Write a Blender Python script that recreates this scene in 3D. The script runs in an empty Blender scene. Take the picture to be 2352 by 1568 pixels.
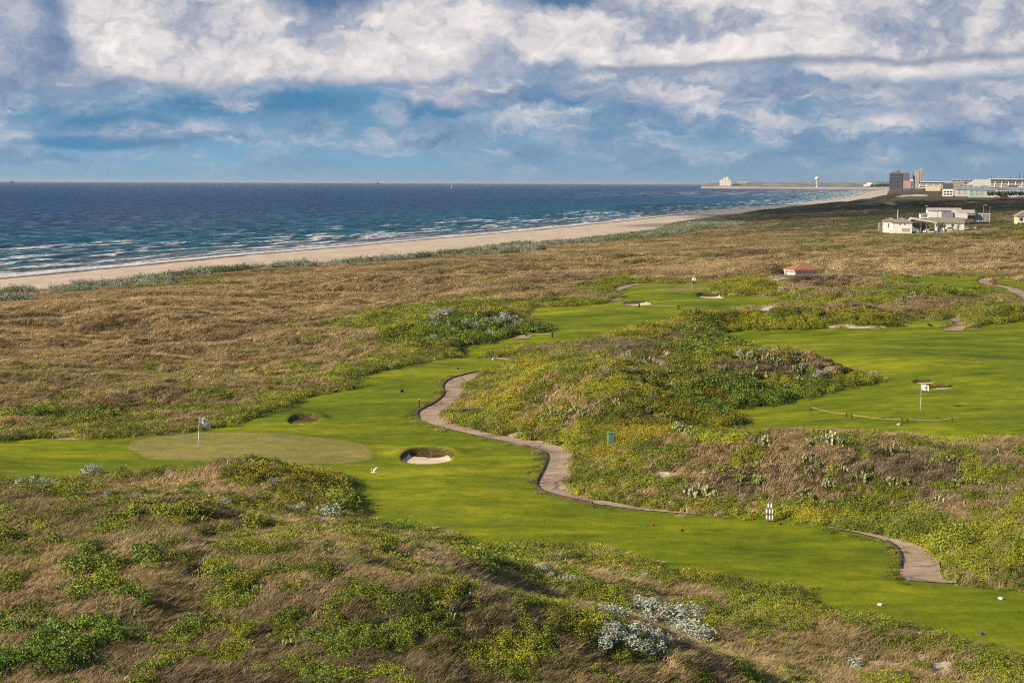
import bpy, math, random
import numpy as np
random.seed(4); rng = np.random.default_rng(7)
# ------------------------------------------------------------------ camera model (pixels are of a 2352 x 1568 frame)
W, H, F = 2352.0, 1568.0, 3920.0
CAMZ = 27.0
EYE_V, ROLL = 419.5, 0.0041
PITCH = math.atan((784 - EYE_V) / F)
fw = np.array([0, math.cos(PITCH), -math.sin(PITCH)])
r0 = np.array([1.0, 0, 0]); u0 = np.cross(r0, fw)
ri = r0 * math.cos(ROLL) + u0 * math.sin(ROLL); up = np.cross(ri, fw)
CAM = np.array([0, 0, CAMZ])
def ray(u, v):
    a = (np.asarray(u, float) - W / 2) / F; b = (H / 2 - np.asarray(v, float)) / F
    d = a[..., None] * ri + b[..., None] * up + fw
    return d
def proj(x, y, z):
    p = np.stack([x, y, z - CAMZ], -1)
    c = p @ fw; c = np.where(np.abs(c) < 1e-6, 1e-6, c)
    return W / 2 + F * (p @ ri) / c, H / 2 - F * (p @ up) / c
def at_z(u, v, z):
    d = ray(u, v); t = (z - CAMZ) / d[..., 2]
    return d[..., 0] * t, d[..., 1] * t
# ------------------------------------------------------------------ noise
def _hash(ix, iy, s):
    h = (ix.astype(np.int64) * 374761393 + iy.astype(np.int64) * 668265263 + s * 974634777) & 0xffffffff
    h = ((h ^ (h >> 13)) * 1274126177) & 0xffffffff
    h = (h ^ (h >> 16)) & 0xffffff
    return h / float(0xffffff)
def vnoise(x, y, s=0):
    ix = np.floor(x); iy = np.floor(y); fx = x - ix; fy = y - iy
    fx = fx * fx * fx * (fx * (fx * 6 - 15) + 10); fy = fy * fy * fy * (fy * (fy * 6 - 15) + 10)
    a = _hash(ix, iy, s); b = _hash(ix + 1, iy, s); c = _hash(ix, iy + 1, s); d = _hash(ix + 1, iy + 1, s)
    return (a * (1 - fx) + b * fx) * (1 - fy) + (c * (1 - fx) + d * fx) * fy
def fbm(x, y, sc, o=4, s=0, g=0.5):
    t = 0; a = 1; n = 0
    for i in range(o):
        t = t + a * vnoise(x / sc * 2 ** i + 17.3 * i, y / sc * 2 ** i + 9.1 * i, s + i); n += a; a *= g
    return t / n
def uni(n): return 0.5 + 0.5 * np.tanh((n - 0.5) / 0.15)
def sst(a, b, x):
    t = np.clip((x - a) / (b - a), 0, 1); return t * t * (3 - 2 * t)
# ------------------------------------------------------------------ base elevation
CP = [(570,1020,7.0),(1000,1150,6.2),(1400,1200,6.2),(1900,1260,6.4),(2200,1430,6.4),(1280,1080,6.4),(1000,960,7.0),(980,860,7.8),(0,1050,6.8),
      (-100,1300,7),(600,1300,7),(1200,1400,6.2),(1700,1500,6.0),(400,1500,8),(1100,1540,7.5),(2300,1560,6),
      (1100,790,8.3),(1500,720,9),(1600,665,10.0),(2100,930,8.4),(1700,990,7.6),(2100,780,9.5),(2300,750,10.2),(1750,760,9),(1400,900,7.8),
      (2180,650,12),(1840,640,10.2),(300,900,6),(500,750,5.4),(200,720,4.8),(300,690,4.6),(900,650,5),(1300,600,6),(-300,800,5),(-200,1000,6.4),
      (1600,580,7.5),(2000,580,9.3),(2100,536,11.5),(2300,560,12),(2500,560,12),(2250,500,14),(1800,540,7.5),(2000,500,11)]
CW = [(900,1600,19),(560,1600,15),(900,3000,22),(300,1500,8),(1500,4000,23),(1500,2500,23),(620,3000,17),(1800,6000,25),(700,900,16)]
_c = []
for u, v, z in CP:
    x, y = at_z(u, v, z); _c.append((float(x), float(y), z))
_c = np.array(_c + CW, float)
def _q(x, y):
    return x / np.maximum(y, 20) * 9.0, np.log(np.maximum(y, 20)) * 4.2
_cq = _q(_c[:, 0], _c[:, 1])
def zbase(x, y):
    x = np.asarray(x, float); y = np.asarray(y, float)
    qx, qy = _q(x, y); num = np.zeros_like(qx); den = np.zeros_like(qx)
    for i in range(len(_c)):
        d2 = (qx - _cq[0][i]) ** 2 + (qy - _cq[1][i]) ** 2
        w = np.exp(-d2 / 0.9) + 1e-3 / (1 + d2 * d2)
        num += w * _c[i, 2]; den += w
    return num / den
def unproj_base(pts):
    p = np.array(pts, float); z = np.full(len(p), 8.0)
    for k in range(30):
        x, y = at_z(p[:, 0], p[:, 1], z)
        zn = zbase(x, y); z = z + 0.6 * (zn - z)
    x, y = at_z(p[:, 0], p[:, 1], z)
    return np.stack([x, y], -1)
def dens(poly, step=1.5, closed=True):
    out = []; n = len(poly)
    for i in range(n if closed else n - 1):
        a = poly[i]; b = poly[(i + 1) % n]
        k = max(1, int(np.linalg.norm(b - a) / step))
        for j in range(k): out.append(a + (b - a) * j / k)
    if not closed: out.append(poly[-1])
    return np.array(out)
def smooth_px(pts, closed=True, it=2):
    p = np.array(pts, float)
    for _ in range(it):
        q = []
        n = len(p)
        for i in range(n if closed else n - 1):
            a = p[i]; b = p[(i + 1) % n]
            q += [a * .75 + b * .25, a * .25 + b * .75]
        if not closed: q = [p[0]] + q + [p[-1]]
        p = np.array(q)
    return p
def sdf_poly(x, y, poly, far=40.0):
    out = np.full(x.shape, far); sh = x.shape
    xf = x.ravel(); yf = y.ravel(); of = out.ravel()
    m = (xf > poly[:, 0].min() - far) & (xf < poly[:, 0].max() + far) & (yf > poly[:, 1].min() - far) & (yf < poly[:, 1].max() + far)
    idx = np.nonzero(m)[0]
    P = np.stack([xf[idx], yf[idx]], -1)
    d2 = np.full(len(idx), 1e18); ins = np.zeros(len(idx), bool)
    n = len(poly)
    for i in range(n):
        a = poly[i]; b = poly[(i + 1) % n]; e = b - a
        wx = P[:, 0] - a[0]; wy = P[:, 1] - a[1]
        t = np.clip((wx * e[0] + wy * e[1]) / (e @ e + 1e-12), 0, 1)
        d2 = np.minimum(d2, (wx - e[0] * t) ** 2 + (wy - e[1] * t) ** 2)
        c = ((a[1] <= P[:, 1]) & (b[1] > P[:, 1])) | ((b[1] <= P[:, 1]) & (a[1] > P[:, 1]))
        xi = a[0] + (P[:, 1] - a[1]) / (e[1] if abs(e[1]) > 1e-9 else 1e-9) * e[0]
        ins ^= c & (P[:, 0] < xi)
    d = np.sqrt(d2); d = np.where(ins, -d, np.minimum(d, far))
    of[idx] = d
    return of.reshape(sh)
# ------------------------------------------------------------------ traced outlines
L1 = [(-150,1010),(0,1019),(62,1003),(161,1006),(277,1003),(346,997),(461,990),(538,972),(654,940),(692,913),(754,897),(811,895),(815,876),(827,865),(904,846),
      (950,838),(962,828),(1000,823),(1060,820),(1130,822),(1195,829),(1160,845),(1112,853),(1060,863),(1028,873),(1015,888),(1022,905),(1002,925),(968,941),(956,951),(963,963),(992,976),
      (1042,989),(1100,1003),(1160,1015),(1215,1028),(1250,1038),(1258,1050),(1252,1072),(1238,1098),(1230,1113),(1238,1126),(1280,1141),(1350,1156),(1450,1171),(1550,1179),
      (1611,1183),(1700,1184),(1800,1190),(1850,1198),(1905,1212),(1960,1223),(2030,1241),(2058,1258),(2070,1280),(2066,1310),(2068,1326),(2090,1334),(2130,1336),(2190,1338),(2352,1352),(2560,1370),
      (2600,1560),(2352,1526),(2319,1517),(2279,1495),(2225,1477),(2182,1465),(2118,1443),(2046,1426),(1938,1416),(1895,1412),(1859,1392),(1836,1372),(1825,1358),(1795,1350),(1730,1358),
      (1719,1352),(1687,1335),(1644,1326),(1579,1318),(1534,1314),(1507,1300),(1438,1281),(1419,1271),(1380,1258),(1338,1260),(1199,1260),(1130,1267),(1092,1263),(1065,1249),(1061,1236),(1015,1223),
      (949,1217),(911,1213),(861,1203),(822,1198),(806,1165),(806,1126),(812,1108),(780,1095),(700,1082),(560,1080),(400,1085),(200,1098),(0,1112),(-150,1118)]
L2 = [(1051,818),(1040,800),(1107,793),(1143,780),(1178,768),(1261,764),(1268,757),(1235,745),(1210,730),(1202,712),(1214,705),(1322,704),(1394,696),(1426,687),(1412,672),(1423,668),(1449,657),(1472,651),
      (1564,651),(1636,652),(1640,672),(1660,681),(1726,679),(1809,683),(1800,700),(1749,716),(1680,724),(1617,738),(1518,755),(1400,782),(1330,790),(1268,797),(1214,800),(1161,800),(1110,814),(1090,824)]
L3 = [(1640,768),(1680,758),(1712,756),(1823,760),(1881,752),(1931,756),(2010,754),(2067,748),(2082,733),(2172,733),(2190,744),(2168,760),(2211,761),(2240,748),(2352,738),(2560,732),
      (2700,1010),(2500,1040),(2352,1032),(2000,1032),(1760,1040),(1640,1022),(1590,1005),(1626,998),(1705,980),(1701,968),(1662,950),(1650,943),(1723,936),(1795,927),(1852,913),(1902,897),(1974,890),(2008,882),(2016,868),(1990,862),
      (1900,852),(1830,846),(1812,850),(1795,840),(1759,820),(1708,798),(1660,780)]
L4 = [(2046,641),(2082,635),(2140,634),(2216,633),(2251,636),(2259,639),(2242,645),(2251,651),(2282,656),(2313,662),(2336,671),(2352,681),(2400,700),(2352,694),(2333,684),(2321,671),(2255,665),(2190,664),(2128,661),(2076,657),(2097,649),(2094,644),(2066,641)]
L5 = [(2272,647),(2290,637),(2310,637),(2352,647),(2400,655),(2400,676),(2352,664),(2313,656),(2285,651)]
L6 = [(2006,540),(2030,531),(2091,534),(2139,536),(2109,544),(2055,543)]
L7 = [(1920,671),(1965,666),(2004,684),(1995,688),(1930,680)]
G1 = [(294,1016),(350,1003),(461,993),(577,991),(692,995),(807,1007),(838,1014),(848,1030),(851,1045),(827,1055),(769,1061),(650,1062),(560,1058),(480,1050),(346,1045),(307,1033)]
G2 = [(1497,671),(1530,668),(1553,664),(1550,657),(1587,653),(1633,653),(1622,665),(1587,670),(1518,674)]
PATHS = [
 ([(1118,850),(1060,863),(1028,873),(1015,888),(1022,905),(1002,925),(968,941),(956,951),(963,963),(992,976),(1042,989),(1100,1003),(1160,1015),(1215,1028),(1250,1038),(1258,1050),(1252,1072),(1238,1098),(1230,1113),(1238,1126),(1280,1141),(1350,1156),(1450,1171),(1550,1179),(1625,1185)],
  [(1122,853),(1098,865),(1075,878),(1067,889),(1071,904),(1060,918),(1030,936),(1014,950),(1014,958),(1035,972),(1070,983),(1120,996),(1180,1006),(1235,1017),(1284,1026),(1315,1038),(1322,1052),(1319,1078),(1307,1100),(1303,1120),(1323,1138),(1380,1151),(1477,1167),(1554,1176),(1625,1183)]),
 ([(1895,1211),(1960,1223),(2030,1241),(2058,1258),(2070,1280),(2066,1310),(2068,1326),(2090,1335),(2130,1338),(2195,1341)],
  [(1905,1211),(1985,1224),(2050,1238),(2100,1250),(2140,1270),(2157,1290),(2160,1312),(2160,1322),(2170,1330),(2200,1338)]),
 ([(2167,760),(2188,750),(2191,744),(2185,739),(2171,734),(2188,727),(2218,721),(2242,714),(2259,705),(2273,698),(2289,696)],
  [(2211,761),(2218,752),(2225,744),(2219,738),(2206,734),(2207,730),(2222,725),(2247,717),(2267,708),(2285,702),(2301,697)]),
 ([(2262,638),(2244,643),(2245,649),(2260,654),(2290,659),(2318,666),(2338,677),(2352,690),(2375,705)],
  [(2280,638),(2272,645),(2272,649),(2280,652),(2300,656),(2330,662),(2352,668),(2375,680),(2400,690)]),
 ([(1398,668),(1425,656),(1450,652),(1500,650)],[(1418,671),(1440,661),(1462,655),(1505,652)]),
 ([(1389,690),(1405,686),(1425,683)],[(1402,697),(1412,692),(1432,688)]),
 ([(1177,780),(1190,772),(1200,771)],[(1214,781),(1219,776),(1224,771)]),
 ([(1040,799),(1075,793),(1114,789)],[(1046,801),(1078,796),(1114,791)]),
 ([(1128,824),(1150,826),(1185,832)],[(1150,822),(1175,824),(1210,829)]),
 ([(1429,702),(1455,709)],[(1440,702),(1472,708)]),
]
BUNKERS = [(980,1047,62,15,1.25),(697,963,36,9,0.9),(1466,700,34,4.5,0.7),(1632,682,30,6,1.0),(2122,878,24,3.5,0.45),(2158,892,36,4,0.5),(2014,859,12,2.5,.2)]
EDGES = [[(1497,1047),(2352,1100)]]
lawn_polys = []
for P in (L1, L2, L3, L4, L5, L6, L7):
    lawn_polys.append(dens(unproj_base(smooth_px(P, True, 1)), 6.0))
green_polys = [unproj_base(smooth_px(P)) for P in (G1, G2)]
path_edges = []
for a, b in PATHS:
    A = unproj_base(smooth_px(a, False, 1)); B = unproj_base(smooth_px(b, False, 1))
    path_edges.append((A, B))
path_polys = [np.vstack([A, B[::-1]]) for A, B in path_edges]
bunk = []
for u, v, rx, ry, dep in BUNKERS:
    c = unproj_base([(u, v)])[0]; z = float(zbase(c[0], c[1])); D = c[1]
    bunk.append((c[0], c[1], rx * D / F, max(1.0, ry * D * D / ((CAMZ - z) * F)), dep))
# shoreline (z = 0)
SH = [(-900,715),(-500,681),(0,637),(300,610),(550,585),(800,565),(1000,547),(1200,530),(1400,510),(1600,488),(1800,471),(1900,460),(1960,450),(1992,440),(2040,435)]
_s = np.array(SH, float); sx_, sy_ = at_z(_s[:, 0], _s[:, 1], np.zeros(len(_s)))
shore = np.stack([sx_, sy_], -1)
# straight continuation at both ends
d0 = shore[0] - shore[1]; shore = np.vstack([shore[0] + d0 / np.linalg.norm(d0) * 900, shore])
def shore_dist(x, y):
    """signed distance from the waterline: + inland, - offshore; and arc position"""
    best = np.full(x.shape, 1e18); sg = np.zeros(x.shape); tt = np.zeros(x.shape); acc = 0
    for i in range(len(shore) - 1):
        a = shore[i]; b = shore[i + 1]; e = b - a; L = np.linalg.norm(e)
        wx = x - a[0]; wy = y - a[1]
        tr = (wx * e[0] + wy * e[1]) / (L * L)
        t = np.clip(tr, 0, 1)
        d2 = (wx - e[0] * t) ** 2 + (wy - e[1] * t) ** 2
        cr = e[1] * wx - e[0] * wy
        m = d2 < best
        best = np.where(m, d2, best); sg = np.where(m, np.sign(cr), sg); tt = np.where(m, acc + t * L, tt); acc += L
    return np.sqrt(best) * sg, tt
# hills: (u, v, z guess, amp, sx, sy)
HILLS = [(1420,1490,10,1.0,4,5),(1300,1420,10,.6,5,5),(1700,785,10,2.0,6,9),(1930,860,9,.9,6,6),(760,1105,8,1.6,4,7),(300,1290,10,.9,5,3),(200,1380,11,1.0,3,3),(430,1420,11,-.8,2.6,6),(560,1480,11,-.5,2.5,4),(660,1380,11,.8,3,4),(1000,1450,11,.8,4,3),(60,1480,11,.8,2.5,2.5),(900,1330,9,.7,5,4),(620,1082,8,2.2,8,9),(30,1120,8,-1.7,11,11),(230,1110,8,-.7,5,9),(1150,735,9,2.4,13,22),(1040,775,8,1.0,12,20),(1690,672,11,2.6,9,14),(1600,745,10,1.9,16,24),(1400,800,9,1.7,12,20),(1500,870,9,1.7,17,26),(1250,930,8,1.8,9,16),
         (1800,655,11,1.2,10,14),(1700,742,10,1.7,9,8),(1800,745,10,1.6,9,8),(1970,735,10,2.0,13,8),(1960,695,10,1.8,18,14),(2330,728,11,2.2,12,14),(2300,985,9,1.6,7,7),(1500,690,9,1.3,4,5),
         (2100,1060,8,1.5,18,9),(2350,1090,9,1.6,16,12),(1750,1050,8,1.3,9,10),(1600,1010,8,1.0,8,14),(2330,1260,7,1.8,8,8),(1400,1050,8,1.6,5,10),(1700,900,9,2.0,14,10),(1900,865,9,1.6,10,9),
         (1380,545,4,4.0,24,34),(1240,800,8,.5,9,14),(2000,643,12,0.8,10,12)]
_h = []
for u, v, z, a, sx, sy in HILLS:
    x, y = at_z(u, v, z); _h.append((float(x), float(y), a, sx, sy))
CAPS = [(1060, 1640, 120, 190, [(1040, 822), (1100, 824), (1161, 808), (1214, 800), (1268, 798), (1330, 792), (1400, 779), (1518, 750), (1617, 736), (1700, 726)]), (1785, 1895, 262, 345, 636), (2050, 2340, 200, 250, 674), (2020, 2420, 850, 1600, 447.5), (2020, 2160, 480, 560, 537), (1700, 2020, 2200, 4200, 452), (1995, 2420, 1720, 4000, 437)]
def height(x, y, ret=False):
    x = np.asarray(x, float); y = np.asarray(y, float)
    zb = zbase(x, y)
    s = np.full(x.shape, 40.0)
    for P in lawn_polys: s = np.minimum(s, sdf_poly(x, y, P))
    sp = np.full(x.shape, 40.0)
    for P in path_polys: sp = np.minimum(sp, sdf_poly(x, y, P, 30.0))
    en = (fbm(x, y, 3.0, 3, 50) - .5) * 2.0 + (fbm(x, y, .8, 2, 52) - .5) * .5
    sl = s + np.where(sp < 3, 0, 1) * en
    far = np.minimum(s, np.where(sp >= 30, 40, sp))
    gate = sst(0.2, 14, far)
    h = zb.copy()
    h += sst(0, 34, far) * 4.6 * sst(34, -14, x) * sst(124, 96, y)
    h += gate * -1.6 * sst(8, 20, x) * sst(92, 80, y)
    g2 = sst(-1.0, 10, far)
    for hx, hy, a, sx, sy in _h:
        h += g2 * a * np.exp(-((x - hx) / sx) ** 2 - ((y - hy) / sy) ** 2)
    n = (fbm(x, y, 26, 3, 3) - .5); n2 = (fbm(x, y, 9, 3, 13) - .5); nf = fbm(x, y, 120, 4, 23) - .5; nm = 1 - np.abs(fbm(x * .8, y, 60, 4, 33) - .5) * 4
    am = sst(0.5, 12, far)
    n3 = fbm(x, y, 4.2, 2, 17) - .5
    h += am * (n * 2.4 + n2 * (1.7 - .7 * sst(150, 80, y))) * (1 - .3 * sst(200, 60, y)) + sst(.5, 5, far) * n3 * .75 * sst(420, 250, y)
    h += sst(6, 20, far) * (1 - np.abs(fbm(x * .9, y, 24, 3, 19) - .5) * 5) * .8 + am * sst(300, 900, y) * nf * 6 + am * sst(170, 420, y) * nm * 1.2
    h += sst(0.5, -10, s) * (fbm(x, y * .7, 20, 2, 63) - .5) * 1.3
    for u0_, u1_, d0_, d1_, vc in CAPS:
        m = (y > d0_ * .9) & (y < d1_ * 1.1)
        if not m.any(): continue
        uu, _ = proj(x[m], y[m], h[m]); vq = vc if not isinstance(vc, list) else np.interp(uu, [p_[0] for p_ in vc], [p_[1] for p_ in vc]); zc = CAMZ - (vq - EYE_V - (uu - W / 2) * ROLL) * y[m] / F
        k = sst(u0_ - 40, u0_, uu) * sst(u1_ + 40, u1_, uu) * sst(d0_ * .93, d0_, y[m]) * sst(d1_ * 1.04, d1_, y[m])
        h[m] = h[m] * (1 - k) + np.minimum(h[m], zc) * k
    pk = sst(92, 102, x) * sst(205, 175, x) * sst(548, 562, y) * sst(690, 668, y)
    pz = 10.75 + 3.5 * sst(600, 626, y) + 3.0 * sst(150, 164, x) * sst(600, 590, y)
    h = h * (1 - pk) + pz * pk
    # bunker pits with a raised lip
    bk = np.full(x.shape, 9.0)
    for cx, cy, rx, ry, dep in bunk:
        q = np.sqrt(((x - cx) / rx) ** 2 + ((y - cy) / ry) ** 2)
        yy = (y - cy) / ry
        h += .26 * dep * np.exp(-((q - 1.2) / .40) ** 2) * sst(-.2, .8, yy)
        h -= dep * .24 * sst(1.0, 0.86, q)
        bk = np.minimum(bk, q)
    # coast profile
    d, tt = shore_dist(x, y)
    wb = 66 + 30 * sst(400, 650, y) - 24 * sst(760, 1050, y) + (fbm(tt, tt * 0, 60, 3, 71) - .5) * 18
    d = d + (fbm(tt, tt * 0 + 5, 40, 2, 75) - .5) * 3
    beach = np.where(d > 0, np.minimum(d, wb) * 0.026, d * 0.03)
    k = sst(wb - 4, wb + 22, d)
    ridge = .6 * np.exp(-((d - wb - 17) / 11) ** 2)
    cap = sst(350, 1200, y)
    inl = np.minimum(h, 4.6 + np.maximum(d - wb, 0) * 0.05 + ridge) if False else h
    lim = 3.5 + ridge + np.maximum(d - wb - 10, 0) * (0.05 + 0.02 * cap)
    hi = np.minimum(inl, lim + (n * 1.2 + n2 * .6))
    z = beach * (1 - k) + hi * k
    z = np.maximum(z, -6)
    if ret: return z, sl, sp, bk, d, wb, tt, far
    return z
def ground0(u, v):
    """first hit of the pixel's ray with the terrain"""
    d = ray(u, v)
    t = np.concatenate([np.arange(40, 420, .6), np.arange(420, 3000, 4.0), np.arange(3000, 8000, 30.)])
    x = d[0] * t; y = d[1] * t; z = CAMZ + d[2] * t
    h = height(x, y); i = np.argmax(z < h)
    if i == 0: i = len(t) - 1
    a, b = t[i - 1], t[i]
    fa = z[i - 1] - h[i - 1]; fb = z[i] - h[i]
    tm = a + (b - a) * fa / (fa - fb + 1e-9)
    x = d[0] * tm; y = d[1] * tm
    return float(x), float(y), float(height(np.array([x]), np.array([y]))[0])
def hz0(x, y): return float(height(np.array([float(x)]), np.array([float(y)]))[0])
# ------------------------------------------------------------------ scene helpers
sc = bpy.context.scene; C = sc.collection
def tag(o, label=None, cat=None, group=None, kind=None):
    if label: o['label'] = label
    if cat: o['category'] = cat
    if group: o['group'] = group
    if kind: o['kind'] = kind
    return o
def empty(name, loc, rz=0.0, label=None, cat=None, group=None):
    o = bpy.data.objects.new(name, None); C.objects.link(o); o.location = loc; o.rotation_euler = (0, 0, rz)
    return tag(o, label, cat, group)
def link(name, me, parent=None):
    o = bpy.data.objects.new(name, me); C.objects.link(o)
    if parent: o.parent = parent
    return o
class N:
    """small helper to write shader nodes"""
    def __init__(s, nt): s.nt = nt; s.n = nt.nodes; s.l = nt.links
    def new(s, t, **k):
        n = s.n.new(t)
        for a, b in k.items(): setattr(n, a, b)
        return n
    def put(s, sock, v):
        if isinstance(v, bpy.types.NodeSocket): s.l.new(v, sock)
        elif v is not None:
            try: sock.default_value = v
            except Exception: sock.default_value = (*v, 1.0)[:4]
    def m(s, op, a, b=None, c=None, clamp=False):
        n = s.new('ShaderNodeMath', operation=op, use_clamp=clamp)
        for i, v in enumerate((a, b, c)):
            if v is not None: s.put(n.inputs[i], v)
        return n.outputs[0]
    def vm(s, op, a, b=None):
        n = s.new('ShaderNodeVectorMath', operation=op); s.put(n.inputs[0], a)
        if b is not None: s.put(n.inputs[1], b)
        return n.outputs['Value'] if op in ('LENGTH', 'DOT_PRODUCT', 'DISTANCE') else n.outputs[0]
    def xyz(s, x, y, z=0.0):
        n = s.new('ShaderNodeCombineXYZ')
        for i, v in enumerate((x, y, z)): s.put(n.inputs[i], v)
        return n.outputs[0]
    def sep(s, v):
        n = s.new('ShaderNodeSeparateXYZ'); s.put(n.inputs[0], v); return n.outputs
    def noise(s, vec, scale, detail=3.0, rough=.5, dist=0.0, col=False):
        n = s.new('ShaderNodeTexNoise'); s.put(n.inputs['Vector'], vec)
        n.inputs['Scale'].default_value = scale; n.inputs['Detail'].default_value = detail
        n.inputs['Roughness'].default_value = rough; n.inputs['Distortion'].default_value = dist
        return n.outputs['Color' if col else 'Fac']
    def ramp(s, fac, stops, ease='LINEAR'):
        n = s.new('ShaderNodeValToRGB'); s.put(n.inputs[0], fac); r = n.color_ramp; r.interpolation = ease
        while len(r.elements) < len(stops): r.elements.new(.5)
        for e, (p, c) in zip(r.elements, stops):
            e.position = p; e.color = (*c, 1) if len(c) == 3 else c
        return n.outputs[0]
    def mix(s, f, a, b, mode='MIX'):
        n = s.new('ShaderNodeMix', data_type='RGBA', blend_type=mode); s.put(n.inputs[0], f)
        s.put(n.inputs[6], a if isinstance(a, bpy.types.NodeSocket) else (*a, 1)); s.put(n.inputs[7], b if isinstance(b, bpy.types.NodeSocket) else (*b, 1))
        return n.outputs[2]
    def rng(s, v, a, b, c=0.0, d=1.0, smooth=True):
        n = s.new('ShaderNodeMapRange', interpolation_type='SMOOTHSTEP' if smooth else 'LINEAR'); s.put(n.inputs[0], v)
        for i, q in enumerate((a, b, c, d)): s.put(n.inputs[i + 1], q)
        return n.outputs[0]
    def attr(s, name, typ='GEOMETRY'):
        return s.new('ShaderNodeAttribute', attribute_name=name, attribute_type=typ)
    def geo(s): return s.new('ShaderNodeNewGeometry').outputs['Position']
    def obj(s): return s.new('ShaderNodeTexCoord').outputs['Object']
    def bump(s, h, st=.5, dist=.1):
        n = s.new('ShaderNodeBump'); s.put(n.inputs['Height'], h); n.inputs['Strength'].default_value = st; n.inputs['Distance'].default_value = dist
        return n.outputs[0]
def mat(name):
    m = bpy.data.materials.new(name); m.use_nodes = True; nt = m.node_tree
    b = nt.nodes['Principled BSDF']; b.inputs['Specular IOR Level'].default_value = .2; b.inputs['Roughness'].default_value = .8
    return m, N(nt), b
def plain(name, col, rough=.7, spec=.2, var=.12, scale=6.0, metal=0.0, bump=0.0):
    m, n, b = mat(name); t = n.noise(n.obj(), scale, 4)
    n.put(b.inputs['Base Color'], n.ramp(t, [(.3, tuple(c * (1 - var) for c in col)), (.7, tuple(min(1, c * (1 + var)) for c in col))]))
    b.inputs['Roughness'].default_value = rough; b.inputs['Specular IOR Level'].default_value = spec; b.inputs['Metallic'].default_value = metal
    if bump: n.put(b.inputs['Normal'], n.bump(t, bump, .05))
    return m
# ------------------------------------------------------------------ camera, sun
cam = bpy.data.objects.new('camera', bpy.data.cameras.new('camera')); C.objects.link(cam); sc.camera = cam
from mathutils import Matrix, Vector
M = Matrix(((ri[0], up[0], -fw[0], 0), (ri[1], up[1], -fw[1], 0), (ri[2], up[2], -fw[2], CAMZ), (0, 0, 0, 1)))
cam.matrix_world = M; cam.data.sensor_width = 36.0; cam.data.lens = 36.0 * F / W; cam.data.clip_end = 60000; cam.data.clip_start = .5
SUN_AZ, SUN_EL = math.radians(-113.0), math.radians(27)     # azimuth measured from +Y towards +X
sd = Vector((math.sin(SUN_AZ) * math.cos(SUN_EL), math.cos(SUN_AZ) * math.cos(SUN_EL), math.sin(SUN_EL)))
sun = bpy.data.objects.new('sun', bpy.data.lights.new('sun', 'SUN')); C.objects.link(sun)
sun.data.energy = 5.0; sun.data.angle = math.radians(.5); sun.data.color = (1, .85, .65)
sun.rotation_euler = sd.to_track_quat('Z', 'Y').to_euler(); sun.location = (-200, -60, 150)
sc.view_settings.view_transform = 'Standard'; sc.view_settings.look = 'None'; sc.view_settings.exposure = 0.42; sc.view_settings.gamma = 1
sc.cycles.max_bounces = 5; sc.cycles.diffuse_bounces = 2; sc.cycles.glossy_bounces = 2; sc.cycles.transmission_bounces = 3; sc.cycles.volume_bounces = 0
sc.cycles.filter_width = 1.15; sc.cycles.use_denoising = False
# ------------------------------------------------------------------ sky: one world, clouds laid out by compass direction and elevation
w = bpy.data.worlds.new('World'); sc.world = w; w.use_nodes = True
n = N(w.node_tree); n.n.clear()
sky = n.new('ShaderNodeTexSky', sky_type='NISHITA'); sky.sun_disc = False; sky.sun_elevation = SUN_EL; sky.sun_rotation = SUN_AZ; sky.air_density = 1.0; sky.dust_density = .6; sky.ozone_density = 2.0
g = n.new('ShaderNodeTexCoord').outputs['Generated']; gx, gy, gz = n.sep(g)
el = n.m('ARCSINE', n.m('MAXIMUM', n.m('MINIMUM', gz, 1.0), -1.0)); az = n.m('ARCTAN2', gx, gy)
PX = n.m('MULTIPLY', az, 39.2); PY = n.m('MULTIPLY', el, 39.2)       # 1 unit = 100 pixels of the 2352 frame
P0 = n.xyz(PX, PY)
def mapped(v, sx, sy, ox=0., oy=0.):
    a = n.new('ShaderNodeMapping'); n.put(a.inputs[0], v); a.inputs['Scale'].default_value = (sx, sy, 1); a.inputs['Location'].default_value = (ox, oy, 0); return a.outputs[0]
wn = n.noise(mapped(P0, 1, 1.5), .5, 2, .5, 0, True)
wv = n.vm('SUBTRACT', wn, (.5, .5, .5)); 
wn2 = n.noise(mapped(P0, 1, 1.25, 3), 1.7, 4, .62, 0, True)
wv2 = n.vm('SUBTRACT', wn2, (.5, .5, .5))
Pw = n.vm('ADD', P0, n.vm('ADD', n.vm('MULTIPLY', wv, (.9, .6, 0)), n.vm('MULTIPLY', wv2, (.8, .75, 0))))
Pw2 = n.vm('ADD', P0, n.vm('ADD', n.vm('MULTIPLY', wv, (1.2, .35, 0)), n.vm('MULTIPLY', wv2, (.35, .16, 0))))
wx, wy, _ = n.sep(Pw); vx, vy, _ = n.sep(Pw2)
def X(u): return (u - 1176) / 100
def Y(v, u=1176): return (420 + (u - 1176) * .0041 - v) / 100
def blob(u, v, rx, ry, edge=.5, base=None, P=Pw):
    """soft ellipse; base: flat underside at that pixel row"""
    q = n.vm('MULTIPLY', n.vm('SUBTRACT', P, (X(u), Y(v, u), 0)), (100 / rx, 100 / ry, 0))
    f = n.rng(n.vm('LENGTH', q), 1 + edge * .5, 1 - edge * .5, 0, 1)
    if base is not None:
        b0, b1 = base if isinstance(base, tuple) else (base, base)
        yy = n.m('SUBTRACT', vy, n.m('MULTIPLY_ADD', n.m('SUBTRACT', vx, X(u)), (b0 - b1) / 100 / (2 * rx / 100), Y((b0 + b1) / 2, u)))
        f = n.m('MULTIPLY', f, n.rng(yy, -.10, .24, 0, 1))
    return f
def mx(*a):
    r = a[0]
    for b in a[1:]: r = n.m('MAXIMUM', r, b)
    return r
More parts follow.
